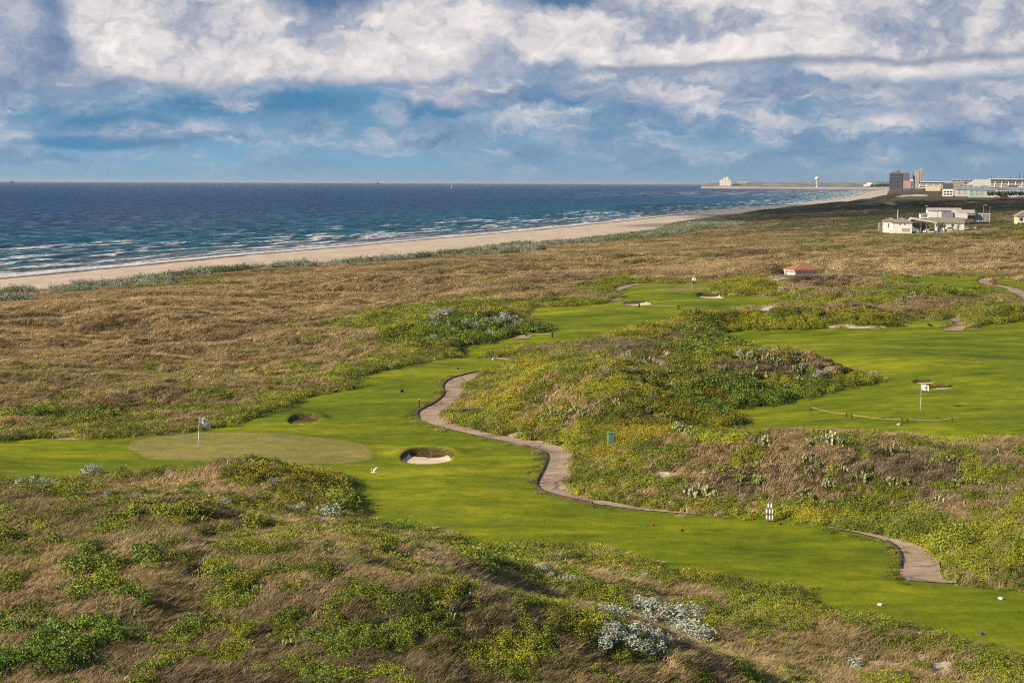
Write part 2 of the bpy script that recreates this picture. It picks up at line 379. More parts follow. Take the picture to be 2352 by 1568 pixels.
# clear sky behind the clouds near the horizon
grad = n.ramp(n.rng(PY, 0, 8, 0, 1, False), [(0, (.21, .36, .47)), (.10, (.165, .36, .53)), (.28, (.065, .235, .43)), (.5, (.035, .16, .34)), (1, (.03, .12, .30))])
grad = n.mix(n.rng(PX, -9, 11, 0, .55), grad, (.22, .30, .40))
# low bands of far cloud, drawn out along the horizon, over darker blue
bn = n.noise(mapped(Pw2, .42, 1.35, 2.2, 1.1), 1.0, 5, .6)
bn2 = n.noise(mapped(Pw, .55, 1.7, 7.1, 4), 1.0, 5, .62)
bn3 = n.noise(mapped(Pw2, .16, 1.1, 4.4, 8), 1.0, 3, .5)
band = n.m('MULTIPLY', n.rng(n.m('ADD', n.m('MULTIPLY', bn, .6), n.m('MULTIPLY', bn3, .4)), .38, .55), n.rng(PY, .0, .7, .2, 1))
col = n.mix(n.m('MULTIPLY', n.rng(bn3, .56, .40), n.rng(PY, .5, 1.6, 0, .7)), grad, (.075, .22, .37))
colb = n.ramp(bn2, [(.32, (.12, .22, .37)), (.50, (.21, .31, .45)), (.62, (.36, .42, .52)), (.74, (.60, .59, .62))])
col = n.mix(n.m('MULTIPLY', band, .9), col, colb)
# dark blue gaps low down
dk = mx(blob(480, 240, 130, 24, .9, None, Pw2), blob(690, 240, 140, 22, .9, None, Pw2), blob(300, 285, 130, 22, .9, None, Pw2), blob(980, 245, 90, 32, .8), blob(1250, 225, 90, 30, .9), blob(250, 330, 160, 14, .9, None, Pw2), blob(1850, 205, 160, 16, .9, None, Pw2))
col = n.mix(n.m('MULTIPLY', dk, .72), col, (.045, .19, .36))
# blue-grey undersides and far grey masses
vgrey = mx(blob(60, 70, 330, 150, .7), blob(300, 170, 190, 40, .7, 208), blob(300, 196, 330, 14, .7, None, Pw2), blob(2100, 214, 430, 24, .7, None, Pw2), blob(1560, 212, 330, 42, .7, 246), blob(1180, 110, 170, 105, .8, 190), blob(900, 190, 420, 14, .7, None, Pw2), blob(1090, 222, 150, 44, .6, 258), blob(1150, 0, 700, 30, .9), blob(2200, 250, 260, 40, .9))
gn = n.noise(mapped(Pw, 1, 1.3, 4, 9), .75, 5, .6)
col = n.mix(n.m('MULTIPLY', vgrey, .95), col, n.ramp(gn, [(.3, (.12, .19, .33)), (.48, (.22, .29, .42)), (.66, (.44, .45, .52))]))
# white masses
white = mx(blob(470, 75, 285, 150, .28, (203, 206)), blob(780, 110, 330, 110, .35, (206, 192)), blob(1050, 60, 150, 80, .5, 175), blob(1560, 70, 320, 120, .3, (176, 162)), blob(1950, 40, 420, 130, .4, (166, 142)), blob(2330, 30, 300, 125, .4, (150, 126)),
           blob(2120, 160, 300, 50, .35, (203, 180)), blob(1240, 90, 90, 60, .6))
small = mx(blob(1395, 210, 85, 60, .9, 262), blob(1570, 205, 150, 40, .9, 240), blob(1720, 232, 260, 26, 1., None, Pw2), blob(1500, 292, 160, 24, 1.1), blob(1250, 270, 110, 28, 1.1), blob(36, 268, 90, 48, 1.), blob(172, 238, 30, 18, .8), blob(1150, 196, 60, 18, .9), blob(2300, 245, 130, 50, 1.1), blob(2060, 232, 180, 16, 1.1, None, Pw2),
           blob(1000, 210, 110, 34, 1.), blob(1720, 268, 240, 26, 1.2, None, Pw2), blob(1900, 300, 300, 30, 1.2, None, Pw2), blob(540, 246, 90, 24, 1.1), blob(1150, 318, 160, 14, 1.2, None, Pw2), blob(420, 305, 200, 18, 1.2, None, Pw2))
small = n.m('MULTIPLY', small, n.rng(bn2, .42, .68, .05, .8))
white = mx(white, small)
tn = n.noise(mapped(Pw, 1, 1.3, 1, 2), .6, 6, .6); tn2 = n.noise(mapped(Pw, 1, 1.3, 1.10, 1.82), .6, 6, .6)
relief = n.m('MULTIPLY', n.m('SUBTRACT', tn2, tn), 2.3)
bl1 = n.m('ABSOLUTE', n.m('SUBTRACT', n.noise(mapped(Pw, 1, 1.35, 3.1, 5), .62, 2, .5), .5)); bl2 = n.m('ABSOLUTE', n.m('SUBTRACT', n.noise(mapped(Pw, 1, 1.3, 8, 1), 1.5, 4, .6), .5))
billow = n.m('SUBTRACT', n.m('ADD', n.m('MULTIPLY', bl1, 2.6), n.m('MULTIPLY', bl2, 1.5)), .42)
holes = mx(blob(455, 60, 90, 50, 1.4), blob(1600, 62, 130, 42, .6), blob(2080, 50, 140, 80, .9), blob(1480, 12, 90, 26, .9), blob(2330, 60, 120, 50, 1.), blob(760, 70, 90, 50, 1.))
lum = n.m('ADD', n.m('SUBTRACT', .73, n.m('MULTIPLY', holes, .34)), n.m('ADD', n.m('ADD', n.m('MULTIPLY', relief, .8), n.m('MULTIPLY', billow, .62)), n.m('MULTIPLY', n.m('SUBTRACT', tn, .5), .7)))
colw = n.ramp(lum, [(0, (.21, .27, .40)), (.28, (.36, .39, .47)), (.52, (.58, .56, .58)), (.78, (.74, .69, .68)), (1, (.86, .79, .76))])
thin = n.rng(PY, .9, 2.2, .62, .98)
col = n.mix(n.m('MULTIPLY', white, thin), col, colw)
gaps = mx(blob(745, 0, 120, 34, 1.4), blob(1290, -4, 110, 30, 1.4))
col = n.mix(n.m('MULTIPLY', gaps, .9), col, (.05, .14, .29))
dl = n.m('MULTIPLY', n.rng(n.m('ABSOLUTE', n.m('SUBTRACT', vy, n.m('MULTIPLY_ADD', n.m('SUBTRACT', vx, X(1270)), .030, Y(166, 1270)))), .17, .0), n.rng(vx, X(1250), X(1420)))
col = n.mix(n.m('MULTIPLY', dl, .75), col, (.19, .24, .34))
skyfac = n.rng(PY, 5.5, 13, 0, 1)
# higher up (never in this picture) broken cloud over the physical sky
hi = n.rng(n.noise(g, 2.2, 5, .55), .46, .6, 0, .75)
bgc = n.new('ShaderNodeBackground'); n.put(bgc.inputs[0], col); bgc.inputs[1].default_value = .85
bgs = n.new('ShaderNodeBackground'); n.put(bgs.inputs[0], sky.outputs[0]); bgs.inputs[1].default_value = .085
bgh = n.new('ShaderNodeBackground'); bgh.inputs[0].default_value = (.62, .64, .68, 1); bgh.inputs[1].default_value = .28
m1 = n.new('ShaderNodeMixShader'); n.put(m1.inputs[0], hi); n.l.new(bgs.outputs[0], m1.inputs[1]); n.l.new(bgh.outputs[0], m1.inputs[2])
m2 = n.new('ShaderNodeMixShader'); n.put(m2.inputs[0], skyfac); n.l.new(bgc.outputs[0], m2.inputs[1]); n.l.new(m1.outputs[0], m2.inputs[2])
out = n.new('ShaderNodeOutputWorld'); n.l.new(m2.outputs[0], out.inputs[0])
w.cycles.sampling_method = 'MANUAL'; w.cycles.sample_map_resolution = 512
# ------------------------------------------------------------------ materials of the ground
def scrub_ground():
    m, n, b = mat('dune soil'); p = n.geo()
    cv = n.attr('tint').outputs['Color']; sand = n.attr('sand').outputs['Fac']
    f = n.noise(p, 1.3, 6, .65); f2 = n.noise(p, .25, 5, .6)
    c = n.mix(n.rng(f, .35, .7), (.4, .4, .4), (1.15, 1.1, 1.0)); c = n.mix(1.0, cv, c, 'MULTIPLY')
    c = n.mix(n.rng(f2, .35, .65, 0, .4), c, n.mix(1.0, c, (.6, .62, .6), 'MULTIPLY'))
    sn = n.noise(p, 2.0, 5, .6)
    sc_ = n.ramp(sn, [(.3, (.46, .37, .28)), (.7, (.66, .56, .45))])
    k = n.rng(n.m('ADD', sand, n.m('MULTIPLY', n.m('SUBTRACT', n.noise(p, .9, 5, .7), .5), .9)), .34, .50)
    n.put(b.inputs['Base Color'], n.mix(k, c, sc_)); b.inputs['Roughness'].default_value = .95
    n.put(b.inputs['Normal'], n.bump(f, .8, .25)); return m
def beach_mat():
    m, n, b = mat('beach sand'); p = n.geo()
    dsh = n.attr('shore').outputs['Fac']; wdt = n.attr('wet').outputs['Fac']
    st = n.noise(n.vm('MULTIPLY', p, (.5, .12, 1)), .35, 6, .65); fn = n.noise(p, .8, 6, .7)
    c = n.ramp(st, [(.32, (.47, .375, .28)), (.6, (.62, .51, .40))])
    c = n.mix(n.rng(fn, .5, .8, 0, .35), c, (.40, .32, .24))
    wl = n.m('ADD', dsh, n.m('MULTIPLY', n.m('SUBTRACT', st, .5), 8))
    wet = n.rng(wl, 9, 2, 0, 1); c = n.mix(wet, c, (.20, .17, .15))
    wr = n.m('MULTIPLY', n.rng(n.m('ABSOLUTE', n.m('SUBTRACT', wl, 5.5)), 1.9, .8, 0, 1), n.rng(n.noise(p, .9, 4, .8), .36, .5))
    c = n.mix(wr, c, (.07, .035, .025))
    n.put(b.inputs['Base Color'], c); b.inputs['Roughness'].default_value = .9; n.put(b.inputs['Normal'], n.bump(fn, .6, .12)); return m
def lawn_mat(name, c0, c1, c2, stripes=.0, edge=True):
    m, n, b = mat(name); p = n.geo(); x, y, z = n.sep(p)
    a = n.noise(n.vm('MULTIPLY', p, (.45, 1.15, 1)), .085, 5, .62, .6); fnn = n.noise(p, .7, 6, .75); mid = n.noise(n.vm('MULTIPLY', p, (.5, 1.3, 1)), .36, 5, .65, .4)
    c = n.ramp(n.m('ADD', n.m('MULTIPLY', a, .55), n.m('MULTIPLY', mid, .45)), [(.37, c0), (.52, c1), (.65, c2)])
    c = n.mix(n.rng(fnn, .3, .7, .0, 1), n.mix(1.0, c, (.78, .8, .8), 'MULTIPLY'), n.mix(1.0, c, (1.2, 1.17, 1.1), 'MULTIPLY'))
    worn = n.m('MULTIPLY', n.rng(n.noise(n.vm('MULTIPLY', p, (.6, 1.2, 1)), .16, 6, .72), .56, .70), .5); c = n.mix(worn, c, (.17, .15, .035))
    fe = n.m('MULTIPLY', n.attr('edge').outputs['Fac'], n.rng(n.noise(p, 1.1, 5, .75), .3, .62)); c = n.mix(n.m('MULTIPLY', fe, .7), c, (.10, .125, .02))
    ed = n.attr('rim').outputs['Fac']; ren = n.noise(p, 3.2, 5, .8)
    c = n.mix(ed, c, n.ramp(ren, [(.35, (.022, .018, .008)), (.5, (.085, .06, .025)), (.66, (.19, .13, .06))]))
    n.put(b.inputs['Base Color'], c); b.inputs['Roughness'].default_value = .85; b.inputs['Specular IOR Level'].default_value = .12
    n.put(b.inputs['Normal'], n.bump(n.m('ADD', n.m('MULTIPLY', n.noise(p, 5., 6, .8), .5), n.m('MULTIPLY', mid, 1.0)), .8, .14)); return m
def path_mat():
    m, n, b = mat('cart path concrete'); p = n.geo()
    a = n.noise(p, .35, 6, .65); f = n.noise(p, 3.0, 6, .7); st = n.noise(n.vm('MULTIPLY', p, (.4, 2.2, 1)), .8, 5, .6)
    c = n.ramp(n.m('ADD', n.m('MULTIPLY', a, .6), n.m('MULTIPLY', st, .4)), [(.36, (.26, .175, .125)), (.5, (.42, .31, .225)), (.66, (.58, .46, .34))])
    c = n.mix(n.rng(f, .3, .7), n.mix(1., c, (.8, .8, .8), 'MULTIPLY'), c)
    jt = n.m('FRACT', n.m('MULTIPLY', n.attr('along').outputs['Fac'], 1 / 3.2)); j = n.rng(jt, .035, .015); c = n.mix(n.m('MULTIPLY', j, .55), c, (.05, .035, .03))
    cr = n.new('ShaderNodeTexVoronoi', feature='DISTANCE_TO_EDGE'); n.put(cr.inputs['Vector'], n.vm('ADD', p, n.vm('MULTIPLY', n.noise(p, 1.0, 4, .6, 0, True), (1.5, 1.5, 0)))); cr.inputs['Scale'].default_value = .22
    c = n.mix(n.rng(cr.outputs['Distance'], .02, .005, 0, .6), c, (.04, .03, .025))
    n.put(b.inputs['Base Color'], c); b.inputs['Roughness'].default_value = .9; n.put(b.inputs['Normal'], n.bump(f, .4, .03)); return m
M_soil = scrub_ground(); M_beach = beach_mat()
M_lawn = lawn_mat('fairway grass', (.080, .118, .004), (.180, .222, .006), (.32, .32, .012))
M_green = lawn_mat('putting green grass', (.20, .185, .05), (.265, .24, .065), (.33, .285, .095))
M_path = path_mat(); M_bsand = plain('bunker sand', (.70, .58, .42), .95, .1, .12, 3, bump=.4)
M_kerb = plain('dark path edging', (.085, .06, .048), .9, .2, .35, 2, bump=.5)
# ------------------------------------------------------------------ zones seen in the photograph, kept as fields on the ground
def E(u, v, L):
    """sum of soft ellipses (cu, cv, ru, rv, value)"""
    t = np.zeros_like(u)
    for cu, cv, ru, rv, val in L:
        q = ((u - cu) / ru) ** 2 + ((v - cv) / rv) ** 2
        m = q < 6
        t[m] += val * np.exp(-q[m] ** 1.5)
    return t
SANDS = [(1921,555,16,4,1.2),(1340,556,50,5,1.0),(1400,542,45,5,.9),(2066,450,22,2,1.2),(2110,449,22,2,1.2),(2045,470,22,6,.9),(1739,1459,14,6,1),(1881,1477,14,6,1),(1967,1495,20,8,1),(1820,1508,10,4,1),(1953,1520,16,8,1),(2010,1524,18,9,1),
         (2057,1528,20,10,1),(2110,1513,22,14,1.1),(2164,1531,26,12,1.1),(2024,1545,16,8,1),(2103,1544,14,6,1),(2146,1553,14,7,1),(1888,1545,14,6,1),(2103,1450,18,6,1),(2256,1490,24,7,1.1),(1521,1312,16,6,1),(1022,1230,46,8,1.1),(1197,997,40,7,1),(1529,1092,32,12,.9),
         (1759,707,22,7,1.2),(1823,718,11,4,1),(1956,749,46,4,1.1),(2333,1000,26,5,1),(1787,640,34,10,.62),(1850,645,26,6,.6),(2225,497,10,2,.8),(1970,750,80,3,.8),(2295,698,30,2,.6),(1083,976,20,5,1),(2352,640,40,3,1),(2100,634,30,3,.7),(1350,770,16,3,.5),(160,1008,60,3,.7),(1225,1018,60,7,.7),(1080,904,10,20,.8),(560,985,60,3,.6)]
SANDS = [(a, b, c * 1.15, d * 1.15, e) if b > 1440 else (a, b, c, d, e) for a, b, c, d, e in SANDS]
GREEN = [(1440,900,330,120,.32),(1150,960,140,60,.35),(1680,905,230,45,.9),(1560,880,120,30,.5),(1640,800,120,50,.55),(1690,740,180,25,.6),(1450,765,120,14,.7),(1300,840,160,40,.35),(1600,970,90,40,.6),(1120,800,80,18,.9),(1900,880,110,24,.7),(1780,890,120,26,.6),
         (700,1110,110,55,1.0),(780,1140,50,40,.8),(1100,715,160,28,.65),(1060,770,150,22,.9),(960,790,60,26,.8),(830,870,80,10,1.0),(700,925,120,22,.9),(600,955,130,22,.55),(880,850,50,12,1.),(1300,697,130,9,1.0),(1400,665,70,14,.6),(120,955,110,14,.9),(215,985,220,18,.6),(1500,645,120,5,.9),(1480,682,45,7,1.0),
         (1720,660,120,18,1.0),(1900,690,160,18,.45),(1930,730,130,14,1.0),(1790,735,90,16,1.0),(2150,676,140,10,.9),(2320,720,80,22,1.0),(2290,975,100,26,1.1),(2080,648,50,7,.6),
         (2250,1260,140,50,1.2),(2020,1200,150,25,.9),(1700,1010,60,25,.3),(1400,1000,90,40,.5),(1430,1090,90,50,.4),(1790,1180,60,8,.6),(2150,1290,60,20,.5),(1960,1160,120,18,.5),(1380,1150,60,14,.6),
         (1500,1300,180,36,.55),(1660,1330,80,30,.9),(1790,1410,130,60,1.1),(1300,1400,160,40,.4),(1200,1300,100,30,.5),(880,1210,100,16,.7),(1250,1265,160,14,.8),(20,1100,70,25,1.1),(250,1180,160,22,.3),(1080,1400,120,40,.1),(1050,1250,60,20,.4),(1130,1290,70,20,.5),
         (300,655,200,8,.5),(700,610,60,5,.3),(1310,548,60,8,.7),(1450,545,60,6,.5),(1900,1020,90,12,.3),(350,945,300,16,.35),(900,740,90,30,.3),(500,905,60,10,.3),(1560,1100,40,25,.3),(1630,1150,60,25,.4),
         (1400,808,150,24,-.6),(1590,775,110,26,-.65),(1740,850,140,20,-.5),(1950,1080,250,60,-.15),(350,1130,150,45,-.12),(1900,1500,260,40,-.3)]
YELLOW = [(1250,880,170,35,.55),(1150,920,120,25,.4),(1480,745,130,22,.95),(1400,765,60,9,.9),(1650,735,90,20,.6),(700,1110,100,50,.75),(1700,660,90,18,.65),(1800,745,80,14,.5),(1940,725,120,12,.65),(1800,690,140,20,.4),(1480,940,200,45,.35),(1400,1040,60,30,.6),(1450,1080,60,20,.5),(1790,835,50,10,.3),(1290,840,130,25,.3),(1750,800,60,20,.4),
          (2310,965,60,16,.5),(1880,1190,110,9,.9),(1230,960,90,30,.3),(1600,1165,60,20,.4),(1500,1300,180,30,.12),(1330,1000,140,30,.45),(620,1060,80,8,.8),(1130,725,60,14,.4),(2120,660,100,6,.3),(1930,870,60,10,.5),(1500,1000,90,25,.5)]
LUSH = [(1680,910,260,35,.8),(1600,960,110,35,.6),(1660,770,120,40,.7),(1000,780,120,25,.5),(1120,760,140,20,.4),(150,960,120,14,.6),(870,1210,90,14,.5),(1200,1300,120,30,.6),(2250,1260,140,50,.15),(800,1150,40,50,.5),(2150,676,140,10,.4),(250,1400,350,160,.5),(30,1500,260,120,.6)]
GREY = [(1400,800,150,22,1.0),(1580,770,110,24,.9),(1950,1080,260,60,.55),(2200,1100,240,70,.6),(700,1500,600,160,.6),(400,1230,350,50,.5),(1100,1420,300,90,.7),(1680,1120,80,30,.8),(900,860,100,30,.5),(1150,650,500,40,.15),(2000,690,200,20,.7),(1500,1420,200,60,.4),(960,1250,130,25,.8),(1830,640,90,10,.8),(1750,845,120,18,.8)]
LAWNY = [(560,0,1,1,0)]
def fields(x, y, z):
    u, v = proj(x, y, z)
    pl = sst(0, 1, 0.5 + 0 * u)
    fore = sst(1085, 1150, v) * np.where(u < 2400, 1, 1)
    mid = np.exp(-((u - 1500) / 600) ** 4) * sst(700, 760, v) * sst(1200, 1120, v)
    rightz = sst(1300, 1500, u) * sst(985, 1020, v)
    g = 0.04 + .05 * sst(400, 1000, u) * sst(620, 680, v) + .27 * np.maximum(np.maximum(mid, .8 * rightz), .62 * fore) + .10 * sst(760, 900, v) * (u < 1100)
    g = g + E(u, v, GREEN)
    yl = E(u, v, YELLOW); lu = E(u, v, LUSH); gr = E(u, v, GREY); sa = E(u, v, SANDS)
    # far dunes carry more dark green-grey scrub on the right
    fd = sst(1000, 1900, u) * sst(620, 480, v); g = g + .32 * fd
    gr = np.clip(gr + .75 * fd, 0, 1)
    return u, v, g, yl, lu, gr, sa
def grass_tint(x, y, gr, s=0):
    a = uni(fbm(x, y, 7, 4, 91 + s))[..., None]; b = uni(fbm(x, y, 26, 3, 95 + s))[..., None]; g = gr[..., None] if hasattr(gr, 'shape') else gr
    gold = np.array([.385, .285, .155]); gold2 = np.array([.30, .215, .115]); gry = np.array([.285, .215, .16]); gry2 = np.array([.17, .125, .09]); ol = np.array([.20, .18, .06])
    c = 1.30 * (gold * a + gold2 * (1 - a)) * (1 - g) + 1.0 * (gry * a + gry2 * (1 - a)) * g
    k = np.clip(b - .55, 0, 1) * 1.1
    c = c * (.80 + .40 * uni(fbm(x * .7, y, 13, 4, 97))[..., None])
    return c * (1 - k) + ol * k
# ------------------------------------------------------------------ terrain
def grid_mesh(name, X_, Y_, Z_, mask, attrs, material, kind='structure', corner=None):
    """quads of the polar grid where mask is true"""
    nr, nc = X_.shape
    rr, cc = np.nonzero(mask)
    a = rr * nc + cc; q = np.stack([a, a + 1, a + nc + 1, a + nc], -1)
    uq, inv = np.unique(q.ravel(), return_inverse=True)
    me = bpy.data.meshes.new(name); nv = len(uq); nf = len(q)
    me.vertices.add(nv); co = np.stack([X_.ravel()[uq], Y_.ravel()[uq], Z_.ravel()[uq]], -1).astype(np.float32); me.vertices.foreach_set('co', co.ravel())
    me.loops.add(nf * 4); me.loops.foreach_set('vertex_index', inv.astype(np.int32).ravel())
    me.polygons.add(nf); me.polygons.foreach_set('loop_start', np.arange(0, nf * 4, 4, dtype=np.int32)); me.polygons.foreach_set('loop_total', np.full(nf, 4, np.int32))
    me.polygons.foreach_set('use_smooth', np.ones(nf, bool))
    me.update(calc_edges=True)
    for k, v in attrs.items():
        if v.ndim == 3:
            at = me.attributes.new(k, 'FLOAT_COLOR', 'POINT'); d = np.ones((nv, 4), np.float32); d[:, :3] = v.reshape(-1, 3)[uq]; at.data.foreach_set('color', d.ravel())
        else:
            at = me.attributes.new(k, 'FLOAT', 'POINT'); at.data.foreach_set('value', v.ravel()[uq].astype(np.float32))
    me.materials.append(material); o = link(name, me); tag(o, kind=kind); return o
import time as _t; T0 = _t.time()
NTH, NR = 1300, 1500
th = np.linspace(-.47, .47, NTH)
q_ = np.linspace(0, 1, NR); Rr = 1 / (1 / 36 + (1 / 9500 - 1 / 36) * (q_ * .86 + .14 * (1 - (1 - q_) ** 3)))
TT, RR_ = np.meshgrid(th, Rr); GX = RR_ * np.sin(TT); GY = RR_ * np.cos(TT)
GZ, SL, SP, BK, DD, WB, TTs, FAR = height(GX, GY, True)
gu, gv, gg, gyl, glu, ggr, gsa = fields(GX, GY, GZ)
def fmean(A): return (A[:-1, :-1] + A[1:, :-1] + A[:-1, 1:] + A[1:, 1:]) / 4
fsl, fbk, fdd = fmean(SL), fmean(BK), fmean(DD)
GRN = np.full(GX.shape, 3.)
for P in green_polys: GRN = np.minimum(GRN, sdf_poly(GX, GY, P, 3.))
GRN = GRN + (fbm(GX, GY, 2.5, 3, 57) - .5) * .9; gm = fmean(GRN) < 0
pit = fbk < .90
for cx_, cy_, rx_, ry_, dp_ in bunk: pit &= ~((np.hypot((fmean(GX) - cx_) / rx_, (fmean(GY) - cy_) / ry_) < 1.2) & (fmean(GY) > cy_ + (-.45 if dp_ == .9 else .55 if dp_ > .5 else .0) * ry_))
lawn = (fsl < 0) & ~gm & ~pit
beach = (fdd < fmean(WB) + 3) & (fdd > -60)
gt = grass_tint(GX, GY, ggr) * .62; gc = np.array([.105, .105, .035])
pg = sst(-.1, .12, gg - uni(fbm(GX * .8, GY, 3.2, 4, 41)))[..., None]
gt = gt * (1 - pg) + gc * pg
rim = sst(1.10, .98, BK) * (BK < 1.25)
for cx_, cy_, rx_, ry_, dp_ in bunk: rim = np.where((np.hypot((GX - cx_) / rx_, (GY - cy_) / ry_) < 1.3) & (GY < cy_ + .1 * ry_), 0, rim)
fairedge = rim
soil = (~lawn) & (~gm) & (~pit) & (~beach) & (fdd > -60)
grid_mesh('dune_ground', GX, GY, GZ, soil, {'tint': gt, 'sand': gsa}, M_soil)
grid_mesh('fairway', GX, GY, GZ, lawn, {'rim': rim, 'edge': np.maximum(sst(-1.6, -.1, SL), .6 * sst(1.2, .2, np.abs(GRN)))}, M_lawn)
grid_mesh('putting_green', GX, GY, GZ, gm, {'rim': rim * 0}, M_green)
grid_mesh('bunker_sand', GX, GY, GZ, pit, {}, M_bsand)
grid_mesh('beach', GX, GY, GZ, beach, {'shore': DD, 'wet': DD}, M_beach)
_LA = np.stack([GZ, SL, SP, BK, DD, WB, FAR], -1)
def lut(x, y):
    r = np.hypot(x, y); t = np.arctan2(x, y); fi = np.clip(np.interp(r, Rr, np.arange(NR)), 0, NR - 1.001); fj = np.clip((t - th[0]) / (th[1] - th[0]), 0, NTH - 1.001)
    i = fi.astype(int); j = fj.astype(int); a = (fi - i)[..., None]; b = (fj - j)[..., None]
    return (_LA[i, j] * (1 - a) + _LA[i + 1, j] * a) * (1 - b) + (_LA[i, j + 1] * (1 - a) + _LA[i + 1, j + 1] * a) * b
def hz(x, y): return float(lut(np.array([float(x)]), np.array([float(y)]))[0, 0])
def ground(u, v):
    d = ray(u, v); t = 1 / np.linspace(1 / 38, 1 / 9000, 6000); x = d[0] * t; y = d[1] * t; z = CAMZ + d[2] * t
    h = lut(x, y)[:, 0]; i = int(np.argmax(z < h)); i = i if i > 0 else len(t) - 1
    fa = z[i - 1] - h[i - 1]; fb = z[i] - h[i]; tm = t[i - 1] + (t[i] - t[i - 1]) * fa / (fa - fb + 1e-9); x = d[0] * tm; y = d[1] * tm
    return float(x), float(y), hz(x, y)
print('terrain', round(_t.time() - T0, 1))
def strip(name, A, B, material, lift=.05, nacross=6, step=.6, kind='structure'):
    ra = resamp(A, B, step); a, b = ra; ns = len(a)
    ts = np.linspace(0, 1, nacross + 1)
    Px = a[:, None, 0] * (1 - ts) + b[:, None, 0] * ts; Py = a[:, None, 1] * (1 - ts) + b[:, None, 1] * ts
    Pz = height(Px, Py) + lift
    verts = np.stack([Px, Py, Pz], -1).reshape(-1, 3); w_ = nacross + 1
    fc = [(i * w_ + j, i * w_ + j + 1, (i + 1) * w_ + j + 1, (i + 1) * w_ + j) for i in range(ns - 1) for j in range(nacross)]
    mid = (a + b) / 2; al = np.concatenate([[0], np.cumsum(np.linalg.norm(np.diff(mid, axis=0), axis=1))])
    me = bpy.data.meshes.new(name); me.from_pydata(verts.tolist(), [], fc)
    at = me.attributes.new('along', 'FLOAT', 'POINT'); at.data.foreach_set('value', np.repeat(al, w_).astype(np.float32))
    me.materials.append(material); [setattr(p, 'use_smooth', True) for p in me.polygons]
    return tag(link(name, me), kind=kind)
def resamp(A, B, step):
    L = np.concatenate([[0], np.cumsum(np.linalg.norm(np.diff((A + B) / 2, axis=0), axis=1))]); k = max(4, int(L[-1] / step)); t = np.linspace(0, L[-1], k)
    f = lambda P: np.stack([np.interp(t, L, P[:, 0]), np.interp(t, L, P[:, 1])], -1)
    return f(A), f(B)
for A, B in path_edges: strip('cart_path', A, B, M_path)
def kerb(A, s0, s1, hgt=.14, wd=.12):
    P = dens(A, .5, False); k0, k1 = int(len(P) * s0), int(len(P) * s1); P = P[k0:k1]
    t = np.gradient(P, axis=0); t /= np.linalg.norm(t, axis=1)[:, None] + 1e-9; nn = np.stack([-t[:, 1], t[:, 0]], -1)
    z = height(P[:, 0], P[:, 1]); vs = []; fc = []
    for i in range(len(P)):
        for o_, h_ in ((-wd / 2, -.2), (-wd / 2, hgt), (wd / 2, hgt), (wd / 2, -.2)): vs.append((P[i, 0] + nn[i, 0] * o_, P[i, 1] + nn[i, 1] * o_, z[i] + h_))
    for i in range(len(P) - 1):
        for j in range(3): fc.append((i * 4 + j, i * 4 + j + 1, i * 4 + j + 5, i * 4 + j + 4))
    fc += [(0, 1, 2, 3), tuple(len(vs) - 4 + j for j in (3, 2, 1, 0))]
    me = bpy.data.meshes.new('path_kerb'); me.from_pydata(vs, [], fc); me.materials.append(M_kerb); tag(link('path_kerb', me), kind='structure')
kerb(path_edges[0][0], .02, .42); kerb(path_edges[0][0], .62, .90); kerb(path_edges[1][0], .28, .72); kerb(path_edges[2][0], 0.2, .6); kerb(path_edges[3][0], 0, .5)
